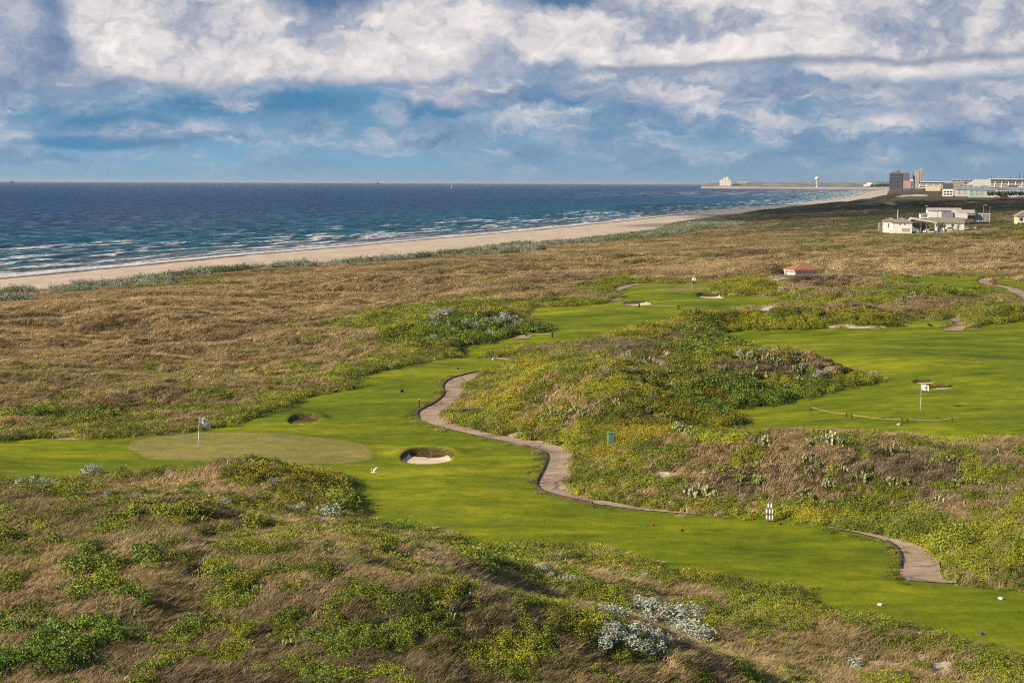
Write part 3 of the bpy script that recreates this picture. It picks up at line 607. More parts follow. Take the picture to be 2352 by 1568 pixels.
# ------------------------------------------------------------------ sea
def sea_mat():
    m, n, b = mat('sea water'); p = n.geo(); x, y, z = n.sep(p)
    d = n.attr('off').outputs['Fac']; t = n.attr('along').outputs['Fac']
    q = n.xyz(n.m('MULTIPLY', t, .011), n.m('MULTIPLY', d, .055))
    wob = n.noise(q, 1.0, 5, .6)
    wide = n.noise(n.xyz(n.m('MULTIPLY', t, .004), n.m('MULTIPLY', d, .012)), 1., 4, .5)
    fin = n.noise(n.xyz(n.m('MULTIPLY', t, .25), n.m('MULTIPLY', d, .8)), 1., 6, .75)
    # breaker lines
    ph = n.m('ADD', n.m('MULTIPLY', d, 1 / 17.0), n.m('MULTIPLY', wob, 3.2))
    fr = n.m('FRACT', ph); line = n.m('MULTIPLY', n.rng(fr, .0, .07), n.rng(fr, .46, .12))
    gate = n.rng(n.noise(n.xyz(n.m('MULTIPLY', t, .0075), n.m('MULTIPLY', d, .045), 3.3), 1., 5, .65), n.rng(d, 20, 140, .33, .58, False), n.rng(d, 20, 140, .43, .63, False))
    foam = n.m('MULTIPLY', n.m('MULTIPLY', line, gate), n.rng(d, 150, 95))
    foam = n.m('MULTIPLY', foam, n.rng(fin, .36, .52))
    lace = n.m('MULTIPLY', n.m('MULTIPLY', n.rng(fin, .55, .68), n.rng(wob, .42, .62)), n.rng(d, 95, 15, 0, .75))
    swash = n.m('MULTIPLY', n.rng(n.m('ADD', d, n.m('MULTIPLY', wob, -9)), 3.5, .5), n.rng(fin, .34, .5, .2, .9))
    caps = n.m('MULTIPLY', n.rng(n.noise(n.vm('MULTIPLY', p, (.05, .016, 1)), 1., 6, .75), .72, .77), n.rng(d, 2500, 200, 0, .5))
    foam = n.m('MAXIMUM', n.m('MAXIMUM', foam, lace), n.m('MAXIMUM', swash, caps))
    # far surf off the bend of the coast
    farw = n.m('MULTIPLY', n.m('MULTIPLY', n.rng(y, 2500, 5000), n.rng(d, 900, 100)), n.rng(n.noise(n.vm('MULTIPLY', p, (.02, .006, 1)), 1., 5, .7), .5, .6)); foam = n.m('MAXIMUM', foam, n.m('MULTIPLY', farw, .8))
    deep = n.rng(n.m('ADD', d, n.m('MULTIPLY', wide, 160)), 40, 520)
    c = n.mix(deep, (.008, .125, .185), (.0, .052, .155)); c = n.mix(n.rng(d, 60, 5), c, (.17, .185, .20))
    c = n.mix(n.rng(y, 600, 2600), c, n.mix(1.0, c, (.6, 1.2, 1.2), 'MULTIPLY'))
    s1 = n.noise(n.vm('MULTIPLY', p, (.09, .045, 1)), 1., 6, .7); s2 = n.noise(n.vm('MULTIPLY', p, (.02, .012, 1)), 1., 5, .6)
    c = n.mix(n.rng(n.m('ADD', n.m('MULTIPLY', s1, .6), n.m('MULTIPLY', s2, .4)), .44, .56, 0, .8), c, n.mix(1.0, c, (.25, .36, .45), 'MULTIPLY')); gl = n.m('MULTIPLY', n.rng(s1, .50, .36), n.m('MULTIPLY', n.rng(x, 60, -250), n.rng(y, 2600, 900))); c = n.mix(n.m('MULTIPLY', gl, .5), c, (.30, .33, .36))  # grey sun glitter on the left water is painted into the colour
    c = n.mix(foam, c, (.78, .76, .76)); n.put(b.inputs['Base Color'], c)
    n.put(b.inputs['Roughness'], n.m('MULTIPLY_ADD', foam, .5, .34)); b.inputs['IOR'].default_value = 1.33; b.inputs['Specular IOR Level'].default_value = .02
    hgt = n.m('ADD', n.m('ADD', n.m('MULTIPLY', s1, 1.2), n.m('MULTIPLY', s2, 1.6)), n.m('ADD', n.m('MULTIPLY', n.noise(p, .5, 5, .7), .25), n.m('MULTIPLY', line, n.rng(d, 160, 60, 0, .5))))
    n.put(b.inputs['Normal'], n.bump(hgt, 1.0, 1.6)); return m
ths = np.linspace(-.62, .62, 900); Rs = 1 / np.linspace(1 / 300, 1 / 42000, 900)
TS, RS = np.meshgrid(ths, Rs); SX = RS * np.sin(TS); SY = RS * np.cos(TS); sdist, salong = shore_dist(SX, SY)
sdist2 = sdist + (fbm(salong, salong * 0 + 5, 40, 2, 75) - .5) * 3
off = -sdist2
swell = np.where((off > 0) & (off < 260), np.sin(off / 17 * 2 * np.pi + fbm(salong, off, 45, 3, 81) * 14) * .32 * sst(0, 30, off) * sst(260, 120, off), 0)
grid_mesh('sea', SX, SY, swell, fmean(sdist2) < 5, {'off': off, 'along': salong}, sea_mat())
print('sea', round(_t.time() - T0, 1))
# ------------------------------------------------------------------ where the single shrubs and cacti stand (used to keep grass off them)
PLSETS = []
def sil(L, where, grp): PLSETS.append(('s', L, where, grp, 1.0))
def cac(L, where, grp, big=1.0): PLSETS.append(('c', L, where, grp, big))
sil([(1400, 1446, 26), (1436, 1456, 26), (1468, 1432, 24), (1500, 1462, 24), (1528, 1418, 30), (1562, 1440, 32), (1522, 1480, 28), (1500, 1502, 22), (1592, 1484, 22), (1600, 1418, 20), (1570, 1402, 22), (1545, 1460, 26), (1475, 1452, 20)], 'in the big silver thicket at the bottom', 'silver thicket in the foreground')
sil([(1240, 1312, 17), (1264, 1325, 12), (1300, 1338, 20), (1330, 1336, 14), (1397, 1328, 13), (1480, 1330, 14), (1556, 1378, 11), (1380, 1392, 12), (1440, 1390, 11), (1204, 1302, 9)], 'in the scatter below the near fairway', 'silvery shrubs below the near fairway')
sil([(750, 1190, 26), (690, 1172, 15), (515, 1160, 14), (735, 1214, 12), (668, 1168, 10), (632, 1110, 12)], 'on the near mound left of the fairway', 'silvery shrubs on the left mound')
sil([(60, 1117, 18), (92, 1112, 18), (120, 1112, 14), (205, 1086, 18), (225, 1082, 14), (390, 1092, 12), (243, 1140, 10), (330, 1136, 10)], 'along the crest below the left green', 'silvery shrubs on the left crest')
sil([(1394, 856, 12), (1408, 840, 12), (1365, 826, 11), (1435, 820, 13), (1442, 853, 14), (1480, 872, 11), (1519, 840, 13), (1440, 898, 11), (1498, 909, 10), (1380, 846, 9), (1462, 885, 10)], 'on the crown of the central flowered hill', 'silvery shrubs on the central hill')
sil([(1013, 728, 16), (995, 734, 12), (1157, 732, 17), (1139, 738, 14), (1116, 718, 10), (1092, 752, 14), (1031, 757, 10), (995, 776, 9), (1232, 757, 10), (1085, 731, 10), (1060, 735, 9), (1190, 742, 10), (1176, 733, 10)], 'on the green mound beyond the tees', 'silvery shrubs on the mound beyond the tees')
sil([(1723, 818, 12), (1752, 806, 9), (1888, 858, 14), (1841, 841, 10), (1521, 862, 9), (1872, 862, 12), (1795, 668, 10), (1700, 812, 10)], 'on the ridge between the two fairways', 'silvery shrubs on the dividing ridge')
sil([(1963, 1533, 20), (1651, 1428, 10), (1726, 1391, 13), (475, 980, 12), (1880, 1010, 8)], 'scattered singly on the slopes and by the greens', 'lone silvery shrubs')
cac([(563, 1184, 16), (743, 1220, 15), (640, 1233, 14), (483, 1230, 12), (530, 1266, 18), (750, 1272, 18), (267, 1249, 12), (777, 1315, 15), (247, 1399, 12), (720, 1419, 12), (653, 1465, 12), (483, 1258, 10), (92, 1274, 9)], 'on the brown foreground slope at the left', 'prickly pears on the left slope')
cac([(907, 1276, 14), (1069, 1376, 16), (1176, 1372, 14), (872, 1316, 10), (1380, 1501, 12), (1149, 1368, 14), (1053, 1344, 13), (930, 1280, 12)], 'on the foreground slope below the sandy patch', 'prickly pears on the middle slope')
cac([(284, 1079, 12), (388, 1071, 9), (569, 1068, 18), (531, 1070, 14), (615, 1100, 14), (131, 1117, 18), (600, 1066, 12)], 'along the top of the left mound', 'prickly pears on the left mound')
cac([(1751, 1020, 20), (1902, 1016, 22), (1866, 1022, 18), (1938, 1022, 18), (1687, 1038, 12), (2039, 1038, 14), (2082, 1041, 16), (1672, 1075, 14), (1701, 1103, 14), (1737, 1107, 14), (1952, 1100, 12), (1999, 1096, 12), (1737, 1067, 10), (1880, 1012, 16), (1920, 1012, 16), (1590, 1138, 22), (1614, 1132, 24), (1635, 1140, 18)], 'on the brown hill before the right-hand fairway', 'prickly pears on the right hill', 1.1)
cac([(1243, 968, 15), (1315, 946, 14), (1340, 957, 14), (1412, 928, 14), (1566, 993, 18), (1494, 946, 14), (1530, 817, 12), (1602, 853, 14), (1658, 848, 14), (1730, 866, 18), (1723, 823, 12), (1780, 837, 16), (1830, 855, 14), (1759, 870, 16), (1830, 873, 14), (1550, 986, 16), (1590, 1000, 14), (1262, 955, 14), (1290, 960, 14), (1540, 970, 12), (1700, 868, 14), (1760, 828, 14)], 'over the central hill, front to back', 'prickly pears on the central hill', 1.15)
cac([(2075, 686, 12), (2118, 678, 10), (1978, 707, 9), (1795, 672, 9), (2095, 680, 10), (1952, 690, 8)], 'below the far right tee', 'prickly pears below the far tee', 1.1)
_pr = np.random.default_rng(31)
def zone(k, u0_, u1_, v0_, v1_, a, b):
    r_ = []
    for _ in range(k * 3):
        t = (int(_pr.uniform(u0_, u1_)), int(_pr.uniform(v0_, v1_)), int(_pr.uniform(a, b))); g = ground(t[0], t[1] + 3); q_ = lut(np.array([g[0]]), np.array([g[1]]))[0]
        if q_[1] > 1.2 and q_[2] > 1.0 and len(r_) < k and all(abs(t[0] - s[0]) + abs(t[1] - s[1]) > 8 for s in r_): r_.append(t)
    return r_
cac(zone(20, 1830, 2330, 1036, 1150, 9, 17), 'on the open slope right of the bottle stand', 'prickly pears on the open right slope', 1.2)
cac(zone(18, 1480, 1860, 815, 900, 8, 13), 'in the brown hollow of the dividing ridge', 'prickly pears on the dividing ridge', 1.2)
cac(zone(22, 60, 1330, 1190, 1500, 8, 14), 'among the scattered ones over the whole foreground', 'scattered foreground prickly pears', 1.1)
sil(zone(14, 1380, 1620, 1396, 1500, 18, 30), 'among the low fill of the silver thicket', 'silver fill of the foreground thicket')
sil(zone(12, 1000, 1240, 712, 775, 8, 14), 'among small tufts beyond the tees', 'small silver tufts beyond the tees')
PGROUND = {}; PLANTS = []
for kd, L_, wh_, gp_, bg_ in PLSETS:
    for t in L_:
        g = ground(t[0], t[1] + 3); PGROUND[(t[0], t[1])] = g; PLANTS.append((g[0], g[1], max(.45, (t[2] if len(t) > 2 else 11) * g[1] / F * .95)))
# ------------------------------------------------------------------ plants: small meshes scattered as ground cover
def leaf_mat(name, col, var=.25, rough=.75, tint=True, spec=.15, trans=.0):
    m, n, b = mat(name)
    rnd = n.new('ShaderNodeNewGeometry').outputs['Random Per Island']; orr = n.new('ShaderNodeObjectInfo').outputs['Random']
    base = n.attr('tint', 'INSTANCER').outputs['Color'] if tint else None
    k = n.m('ADD', n.m('MULTIPLY', rnd, var * 2), n.m('MULTIPLY_ADD', orr, .3, 1 - var - .15))
    kk = n.xyz(k, k, n.m('MULTIPLY', k, .95))
    c = n.mix(1.0, base if tint else (*col,), kk, 'MULTIPLY')
    n.put(b.inputs['Base Color'], c); b.inputs['Roughness'].default_value = rough; b.inputs['Specular IOR Level'].default_value = spec
    return m
ML_grass = leaf_mat('dry grass blades', None, .42); ML_scrub = leaf_mat('scrub leaves', None, .40, .55, True, .3)
ML_flower = leaf_mat('yellow petals', (.62, .40, .035), .2, .7, False); ML_twig = leaf_mat('grey twigs', None, .3)
def tri_mesh(name, tris, mats, mi=None):
    V = np.array(tris, np.float32).reshape(-1, 3); nf = len(V) // 3
    me = bpy.data.meshes.new(name); me.vertices.add(len(V)); me.vertices.foreach_set('co', V.ravel())
    me.loops.add(nf * 3); me.loops.foreach_set('vertex_index', np.arange(nf * 3, dtype=np.int32))
    me.polygons.add(nf); me.polygons.foreach_set('loop_start', np.arange(0, nf * 3, 3, dtype=np.int32)); me.polygons.foreach_set('loop_total', np.full(nf, 3, np.int32))
    for m in mats: me.materials.append(m)
    if mi is not None: me.polygons.foreach_set('material_index', np.array(mi, np.int32))
    me.update(calc_edges=True); return me
def quad_leaf(c, n_, s, asp=1.0, r=None):
    """folded leaf as two triangles sharing an edge: one island"""
    n_ = n_ / (np.linalg.norm(n_) + 1e-9); a = np.cross(n_, r.normal(size=3)); a /= np.linalg.norm(a) + 1e-9; b = np.cross(n_, a)
    p = [c - a * s * .5, c + b * s * .5 * asp, c + a * s * .5, c - b * s * .5 * asp]
    return [p[0], p[1], p[2]], [p[0], p[2], p[3]]
def tuft(seed, nb=64, hmin=.4, hmax=1.0, lean=.42, wd=.034, spread=.5):
    r = np.random.default_rng(seed); T = []
    for i in range(nb):
        q = r.uniform(0, 1) ** .6 * spread; a = r.uniform(0, 6.28); c = np.array([q * math.cos(a), q * math.sin(a), -.05])
        h = r.uniform(hmin, hmax) * (1 - .35 * q / spread); L = np.array([lean * h + r.normal() * .22 * h, r.normal() * .22 * h, h])
        wv = np.array([math.cos(a + 1.5 + r.normal()), math.sin(a + 1.5), 0]) * wd * r.uniform(.6, 1.2)
        mid = c + L * .55 + np.array([-.10 * h, 0, .08 * h])
        T += [c - wv * .5, c + wv * .5, mid + wv * .35, c - wv * .5, mid + wv * .35, mid - wv * .35, mid - wv * .35, mid + wv * .35, c + L + np.array([.10 * h, 0, -.05 * h])]
    return T
def dome(seed, nl=380, size=.066, h=.55, flowers=0, upright=0.0, lumps=6, rad=.5):
    r = np.random.default_rng(seed); T = []; MI = []
    L = [(r.uniform(-.30, .30), r.uniform(-.30, .30), r.uniform(.22, .36), r.uniform(.55, 1.0) * h) for _ in range(lumps)]
    k = 0
    for i in range(nl + flowers):
        lx, ly, lr, lh = L[r.integers(lumps)]
        d = r.normal(size=3); d[2] = abs(d[2]); d /= np.linalg.norm(d)
        fl = i >= nl
        if fl: d[2] = abs(d[2]) + .5; d /= np.linalg.norm(d)
        k = r.uniform(.72, 1.08) if not fl else r.uniform(1.02, 1.12)
        c = np.array([lx + d[0] * lr * k, ly + d[1] * lr * k, d[2] * lh * k])
        nn = d * (1 - upright) + r.normal(size=3) * .55 + np.array([0, 0, .2])
        s = size * r.uniform(.7, 1.35) * (.62 if fl else 1)
        a, b = quad_leaf(c, nn, s, .62 if not fl else 1, r)
        T += a + b; MI += [1 if fl else 0] * 2
    return T, MI
def coll(name, meshes):
    c = bpy.data.collections.new(name)
    for i, me in enumerate(meshes):
        o = bpy.data.objects.new(me.name, me); c.objects.link(o)
    return c
C_grass = coll('grass tufts', [tri_mesh('grass_tuft', tuft(i), [ML_grass]) for i in range(6)])
C_scrub = coll('scrub clumps', [tri_mesh('scrub_clump', *(lambda d: (d[0], [ML_scrub, ML_flower], d[1]))(dome(20 + i))) for i in range(6)])
C_lush = coll('lush clumps', [tri_mesh('lush_clump', *(lambda d: (d[0], [ML_scrub, ML_flower], d[1]))(dome(40 + i, 330, .09, .75, 0, .3))) for i in range(5)])
C_flow = coll('flowering clumps', [tri_mesh('flowering_clump', *(lambda d: (d[0], [ML_scrub, ML_flower], d[1]))(dome(60 + i, 330, .066, .6, 34 + 14 * (i % 3)))) for i in range(6)])
def twigs(seed):
    r = np.random.default_rng(seed); T = tuft(seed, 60, .5, 1.0, .15, .03, .5); return T
C_twig = coll('twiggy clumps', [tri_mesh('twig_clump', twigs(80 + i), [ML_twig]) for i in range(4)])
def scatter(name, P, S, R_, tint, collection, nvar, label):
    """one ground-cover object: points carrying size, turn and colour, each drawn as one clump"""
    nP = len(P); me = bpy.data.meshes.new(name); me.vertices.add(nP); me.vertices.foreach_set('co', P.astype(np.float32).ravel())
    def at(k, typ, fld, v): a = me.attributes.new(k, typ, 'POINT'); a.data.foreach_set(fld, np.ascontiguousarray(v).ravel())
    at('scl', 'FLOAT_VECTOR', 'vector', S.astype(np.float32)); at('rot', 'FLOAT_VECTOR', 'vector', R_.astype(np.float32))
    at('pick', 'INT', 'value', rng.integers(0, nvar, nP).astype(np.int32)); at('tint', 'FLOAT_COLOR', 'color', np.concatenate([tint, np.ones((nP, 1))], 1).astype(np.float32))
    o = link(name, me); tag(o, label, kind='stuff')
    ng = bpy.data.node_groups.new(name + ' scatter', 'GeometryNodeTree')
    ng.interface.new_socket('Geometry', in_out='INPUT', socket_type='NodeSocketGeometry'); ng.interface.new_socket('Geometry', in_out='OUTPUT', socket_type='NodeSocketGeometry')
    gi = ng.nodes.new('NodeGroupInput'); go = ng.nodes.new('NodeGroupOutput'); ip = ng.nodes.new('GeometryNodeInstanceOnPoints')
    ci = ng.nodes.new('GeometryNodeCollectionInfo'); ci.inputs['Collection'].default_value = collection; ci.inputs['Separate Children'].default_value = True; ci.inputs['Reset Children'].default_value = True
    def na(k, t): q = ng.nodes.new('GeometryNodeInputNamedAttribute'); q.data_type = t; q.inputs['Name'].default_value = k; return q.outputs['Attribute']
    ip.inputs['Pick Instance'].default_value = True
    Lk = ng.links.new
    Lk(gi.outputs[0], ip.inputs['Points']); Lk(ci.outputs[0], ip.inputs['Instance']); Lk(na('pick', 'INT'), ip.inputs['Instance Index'])
    er = ng.nodes.new('FunctionNodeEulerToRotation'); Lk(na('rot', 'FLOAT_VECTOR'), er.inputs[0]); Lk(er.outputs[0], ip.inputs['Rotation'])
    Lk(na('scl', 'FLOAT_VECTOR'), ip.inputs['Scale']); Lk(ip.outputs[0], go.inputs[0])
    md = o.modifiers.new('scatter', 'NODES'); md.node_group = ng; return o
# candidate points, evenly spread over the picture's scrub
def cand(nc, r_a, r_b, ex, thm=.345):
    """density per square metre falls as r^-2ex, as clumps grow with r^ex"""
    p = 2 - 2 * ex; uu = rng.uniform(0, 1, nc)
    r = (r_a ** p + uu * (r_b ** p - r_a ** p)) ** (1 / p); t = rng.uniform(-thm, thm, nc)
    return r * np.sin(t), r * np.cos(t), r
NC = 430000
cx, cy, cr = cand(NC, 38, 1500, .75)
_q8 = lut(cx, cy); cz, csl, csp, cbk, cdd, cwb, cfar = [_q8[:, i] for i in range(7)]
def blocked(x, y):
    m = np.zeros(len(x), bool)
    for gx_, gy_, gr_ in PLANTS: m |= (x - gx_) ** 2 / gr_ ** 2 + (y - gy_ + gr_ * .6) ** 2 / (gr_ * 1.7) ** 2 < 1
    return m
u, v, fg, fyl, flu, fgr, fsa = fields(cx, cy, cz)
frg = (csl > -.8) & (rng.uniform(0, 1, NC) < .22) & (cfar < 30)
ok = ((csl > .05) | frg) & (csp > .12) & (cbk > 1.05) & (cdd > cwb + 2) & (v < 1800)
ok &= ~((fsa + (fbm(cx, cy, 1.5, 3, 61) - .5) * .8 > .40) & (rng.uniform(0, 1, NC) < .93))
house_clear = (np.abs(cx - 134) < 36) & (np.abs(cy - 584) < 16); ok &= ~house_clear; blk = blocked(cx, cy); ok &= ~(blk & (rng.uniform(0, 1, NC) < .4))
s0 = .47 * (cr / 60) ** .75
hsc = .42 * (cr / 60) ** .30 * np.where((csl < .05) | blk, .38, 1)
patch = uni(.40 * fbm(cx * .8, cy, 1.9, 3, 41) + .60 * fbm(cx, cy * .8, .95, 2, 43)) + rng.normal(size=NC) * .05
patch = np.where(cr > 200, uni(fbm(cx * .6, cy, 9, 4, 45)) * .75 + patch * .25, patch)
isg = patch < fg
edge = sst(3.5, .3, np.minimum(csl, csp)); 
isg |= (rng.uniform(0, 1, NC) < edge * .55)
# nothing tall stands between the viewer and the narrow paths and the far tee
pt_, pv_ = proj(cx, cy, cz + hsc * .7)
def in_px(poly, uu, vv):
    m_ = np.zeros(len(uu), bool); n_ = len(poly); bb = (uu > min(p[0] for p in poly)) & (uu < max(p[0] for p in poly)); id_ = np.nonzero(bb)[0]; a = uu[id_]; b = vv[id_]; r_ = np.zeros(len(id_), bool)
    for i in range(n_):
        x0_, y0_ = poly[i]; x1_, y1_ = poly[(i + 1) % n_]
        r_ ^= ((y0_ > b) != (y1_ > b)) & (a < (x1_ - x0_) * (b - y0_) / ((y1_ - y0_) or 1e-9) + x0_)
    m_[id_] = r_; return m_
for A_, B_ in PATHS: ok &= ~in_px(list(A_) + list(B_)[::-1], pt_, pv_)
for A_ in (L4, L5): ok &= ~in_px(A_, pt_, pv_)
ok &= ~((np.abs(pt_ - 1840) < 50) & (pv_ < 640) & (cy > 285) & (cy < 340))
jit = rng.uniform(.75, 1.3, NC)
turn = rng.normal(size=NC) * .8
def tint_green(x, y, lu, yl):
    a = uni(fbm(x, y, 3, 4, 101))[..., None]; b = rng.uniform(0, 1, len(x))[..., None]; mm = .62 + .62 * uni(fbm(x, y, 1.6, 3, 103))[..., None] * rng.uniform(.75, 1.15, (len(x), 1))
    c = np.array([.28, .285, .024]) * a + np.array([.15, .19, .020]) * (1 - a)
    c = c * (1 - .45 * lu[..., None]) + np.array([.08, .17, .018]) * .45 * lu[..., None]
    c = c + np.array([.06, .05, 0]) * np.clip(yl, 0, 1)[..., None] * .6
    ol = np.array([.20, .19, .045]); c = c * (1 - .35 * (b > .7)) + ol * .35 * (b > .7)
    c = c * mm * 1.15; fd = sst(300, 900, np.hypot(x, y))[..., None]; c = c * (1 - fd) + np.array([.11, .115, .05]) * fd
    return c
ynoise = uni(fbm(cx, cy, 2.4, 4, 111)); isf = ok & isg & (ynoise < np.clip(fyl, 0, 1.2) * 1.05 + .02)
lun = uni(fbm(cx, cy, 5, 3, 121)); isl = ok & isg & ~isf & (lun < flu)
iss = ok & isg & ~isf & ~isl; isd = ok & ~isg
def put(name, msk, sxy, sz, tint, col_, nv, label, dz=0, rot=None):
    P = np.stack([cx[msk], cy[msk], cz[msk] + dz], -1); s = s0[msk] * jit[msk] * sxy; h = hsc[msk] * jit[msk] * sz
    R_ = np.zeros((msk.sum(), 3)); R_[:, 2] = turn[msk] if rot is None else rng.uniform(0, 6.28, msk.sum())
    print(name, msk.sum()); return scatter(name, P, np.stack([s, s, h], -1), R_, tint, col_, nv, label)
tg = grass_tint(cx[isd], cy[isd], fgr[isd]) * rng.uniform(.8, 1.2, (isd.sum(), 1))
straw = rng.uniform(0, 1, isd.sum()) < .12 * (1 - sst(300, 700, cr[isd])); tg[straw] = np.array([.36, .28, .15])
greeny = rng.uniform(0, 1, isd.sum()) < .16; tg[greeny] = tg[greeny] * .5 + np.array([.10, .125, .03]) * .5
put('dune_grass', isd, 1.45, 1.0, tg, C_grass, 6, 'brown wind-combed dune grass covering the plain and the slopes')
# a second, taller thin layer of grass near the viewer
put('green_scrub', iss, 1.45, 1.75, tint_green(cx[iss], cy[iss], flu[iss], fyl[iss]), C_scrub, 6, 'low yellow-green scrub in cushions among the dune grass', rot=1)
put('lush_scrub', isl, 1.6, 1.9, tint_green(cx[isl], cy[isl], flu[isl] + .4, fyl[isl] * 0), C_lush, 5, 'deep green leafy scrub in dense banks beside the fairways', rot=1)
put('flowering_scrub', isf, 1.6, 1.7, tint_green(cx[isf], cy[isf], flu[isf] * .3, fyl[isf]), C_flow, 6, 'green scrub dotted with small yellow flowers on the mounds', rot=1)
# near grass: an extra fine layer
NN = 60000; nx_, ny_, nr_ = cand(NN, 38, 190, .9)
_q8 = lut(nx_, ny_); nz_, nsl, nsp, nbk = [_q8[:, i] for i in range(4)]; nu, nv_, ng_, _, _, ngr, nsa = fields(nx_, ny_, nz_)
k = (nsl > .5) & (nsp > .6) & (nbk > 1.1) & (nsa < .45) & (uni(fbm(nx_, ny_, 5, 3, 131)) > .45) & ~blocked(nx_, ny_) & (.40 * fbm(nx_ * .8, ny_, 1.9, 3, 41) + .60 * fbm(nx_, ny_ * .8, .95, 2, 43) > .47)
P = np.stack([nx_[k], ny_[k], nz_[k]], -1); s = .5 * (nr_[k] / 60) ** .8 * rng.uniform(.6, 1.4, k.sum()); h = .52 * (nr_[k] / 60) ** .3 * rng.uniform(.7, 1.25, k.sum())
R_ = np.zeros((k.sum(), 3)); R_[:, 2] = rng.normal(size=k.sum()) * .5; R_[:, 1] = .12
scatter('tall_grass', P, np.stack([s, s, h], -1), R_, grass_tint(P[:, 0], P[:, 1], ngr[k], 7) * 1.08, C_grass, 6, 'taller dry grass stems standing over the scrub')
# line of silvery shrubs and dead twigs behind the beach
NB = 60000; SPt = dens(shore, 4.0, False); sr = np.hypot(SPt[:, 0], SPt[:, 1]); inw = (sr < 3600) & (SPt[:, 1] > 200)
wgt = np.where(inw, 1 / np.maximum(sr, 100) ** .8, 0); pick_ = rng.choice(len(SPt), NB, p=wgt / wgt.sum()); tg_ = np.gradient(SPt, axis=0); tg_ /= np.linalg.norm(tg_, axis=1)[:, None]
nrm_ = np.stack([tg_[:, 1], -tg_[:, 0]], -1); offn = rng.uniform(55, 135, NB); Pb = SPt[pick_] + nrm_[pick_] * offn[:, None] + rng.uniform(-3, 3, (NB, 2))
bt_x, bt_y = Pb[:, 0], Pb[:, 1]; br = np.hypot(bt_x, bt_y); bd, btt = shore_dist(bt_x, bt_y); _q8 = lut(bt_x, bt_y); bz, bdd, bwb = _q8[:, 0], _q8[:, 4], _q8[:, 5]; bu, bv = proj(bt_x, bt_y, bz)
wband = 9 + 10 * uni(fbm(btt, btt * 0, 45, 3, 141)); q = (bdd - bwb - 7) / (wband * 1.9)
dsty = sst(180, 330, bu) * (.75 + .25 * sst(520, 640, bu)) + (bu < 75) * .9 + .25
dsty = np.where(bu > 1290, .9, dsty); k = (q > -.1) & (q < 1) & (rng.uniform(0, 1, NB) < dsty) & (np.abs(np.arctan2(bt_x, bt_y)) < .36)
print('beach', k.sum(), np.percentile(bdd, [5, 50, 95]), np.percentile(bwb, [5, 50, 95]))
isT = k & (uni(fbm(bt_x, bt_y, 9, 3, 151)) < .40) & (bu < 1500); isS = k & ~isT
silv = np.array([.24, .27, .20])
def bput(name, m_, col_, nv, tint, hh, label):
    P = np.stack([bt_x[m_], bt_y[m_], bz[m_] - .05], -1); s = (1.7 + br[m_] / 500) * rng.uniform(.7, 1.25, m_.sum()); h = hh * rng.uniform(.7, 1.2, m_.sum()) * (.7 + .3 * dsty[m_])
    R_ = np.zeros((m_.sum(), 3)); R_[:, 2] = rng.uniform(0, 6.28, m_.sum()); print(name, m_.sum())
    scatter(name, P, np.stack([s, s, h], -1), R_, tint, col_, nv, label)
tS = np.array([[.27, .30, .22]]) * rng.uniform(.8, 1.25, (isS.sum(), 1)); gk = uni(fbm(bt_x[isS], bt_y[isS], 14, 3, 161)) < .42; tS[gk] = np.array([.15, .18, .075])
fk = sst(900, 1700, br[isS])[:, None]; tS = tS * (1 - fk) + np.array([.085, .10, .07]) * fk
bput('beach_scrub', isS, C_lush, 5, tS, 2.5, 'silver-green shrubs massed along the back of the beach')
bput('dead_brush', isT, C_twig, 4, np.tile(np.array([.32, .26, .21]), (isT.sum(), 1)), 1.5, 'grey leafless brush between the beach shrubs')
print('plants', round(_t.time() - T0, 1))
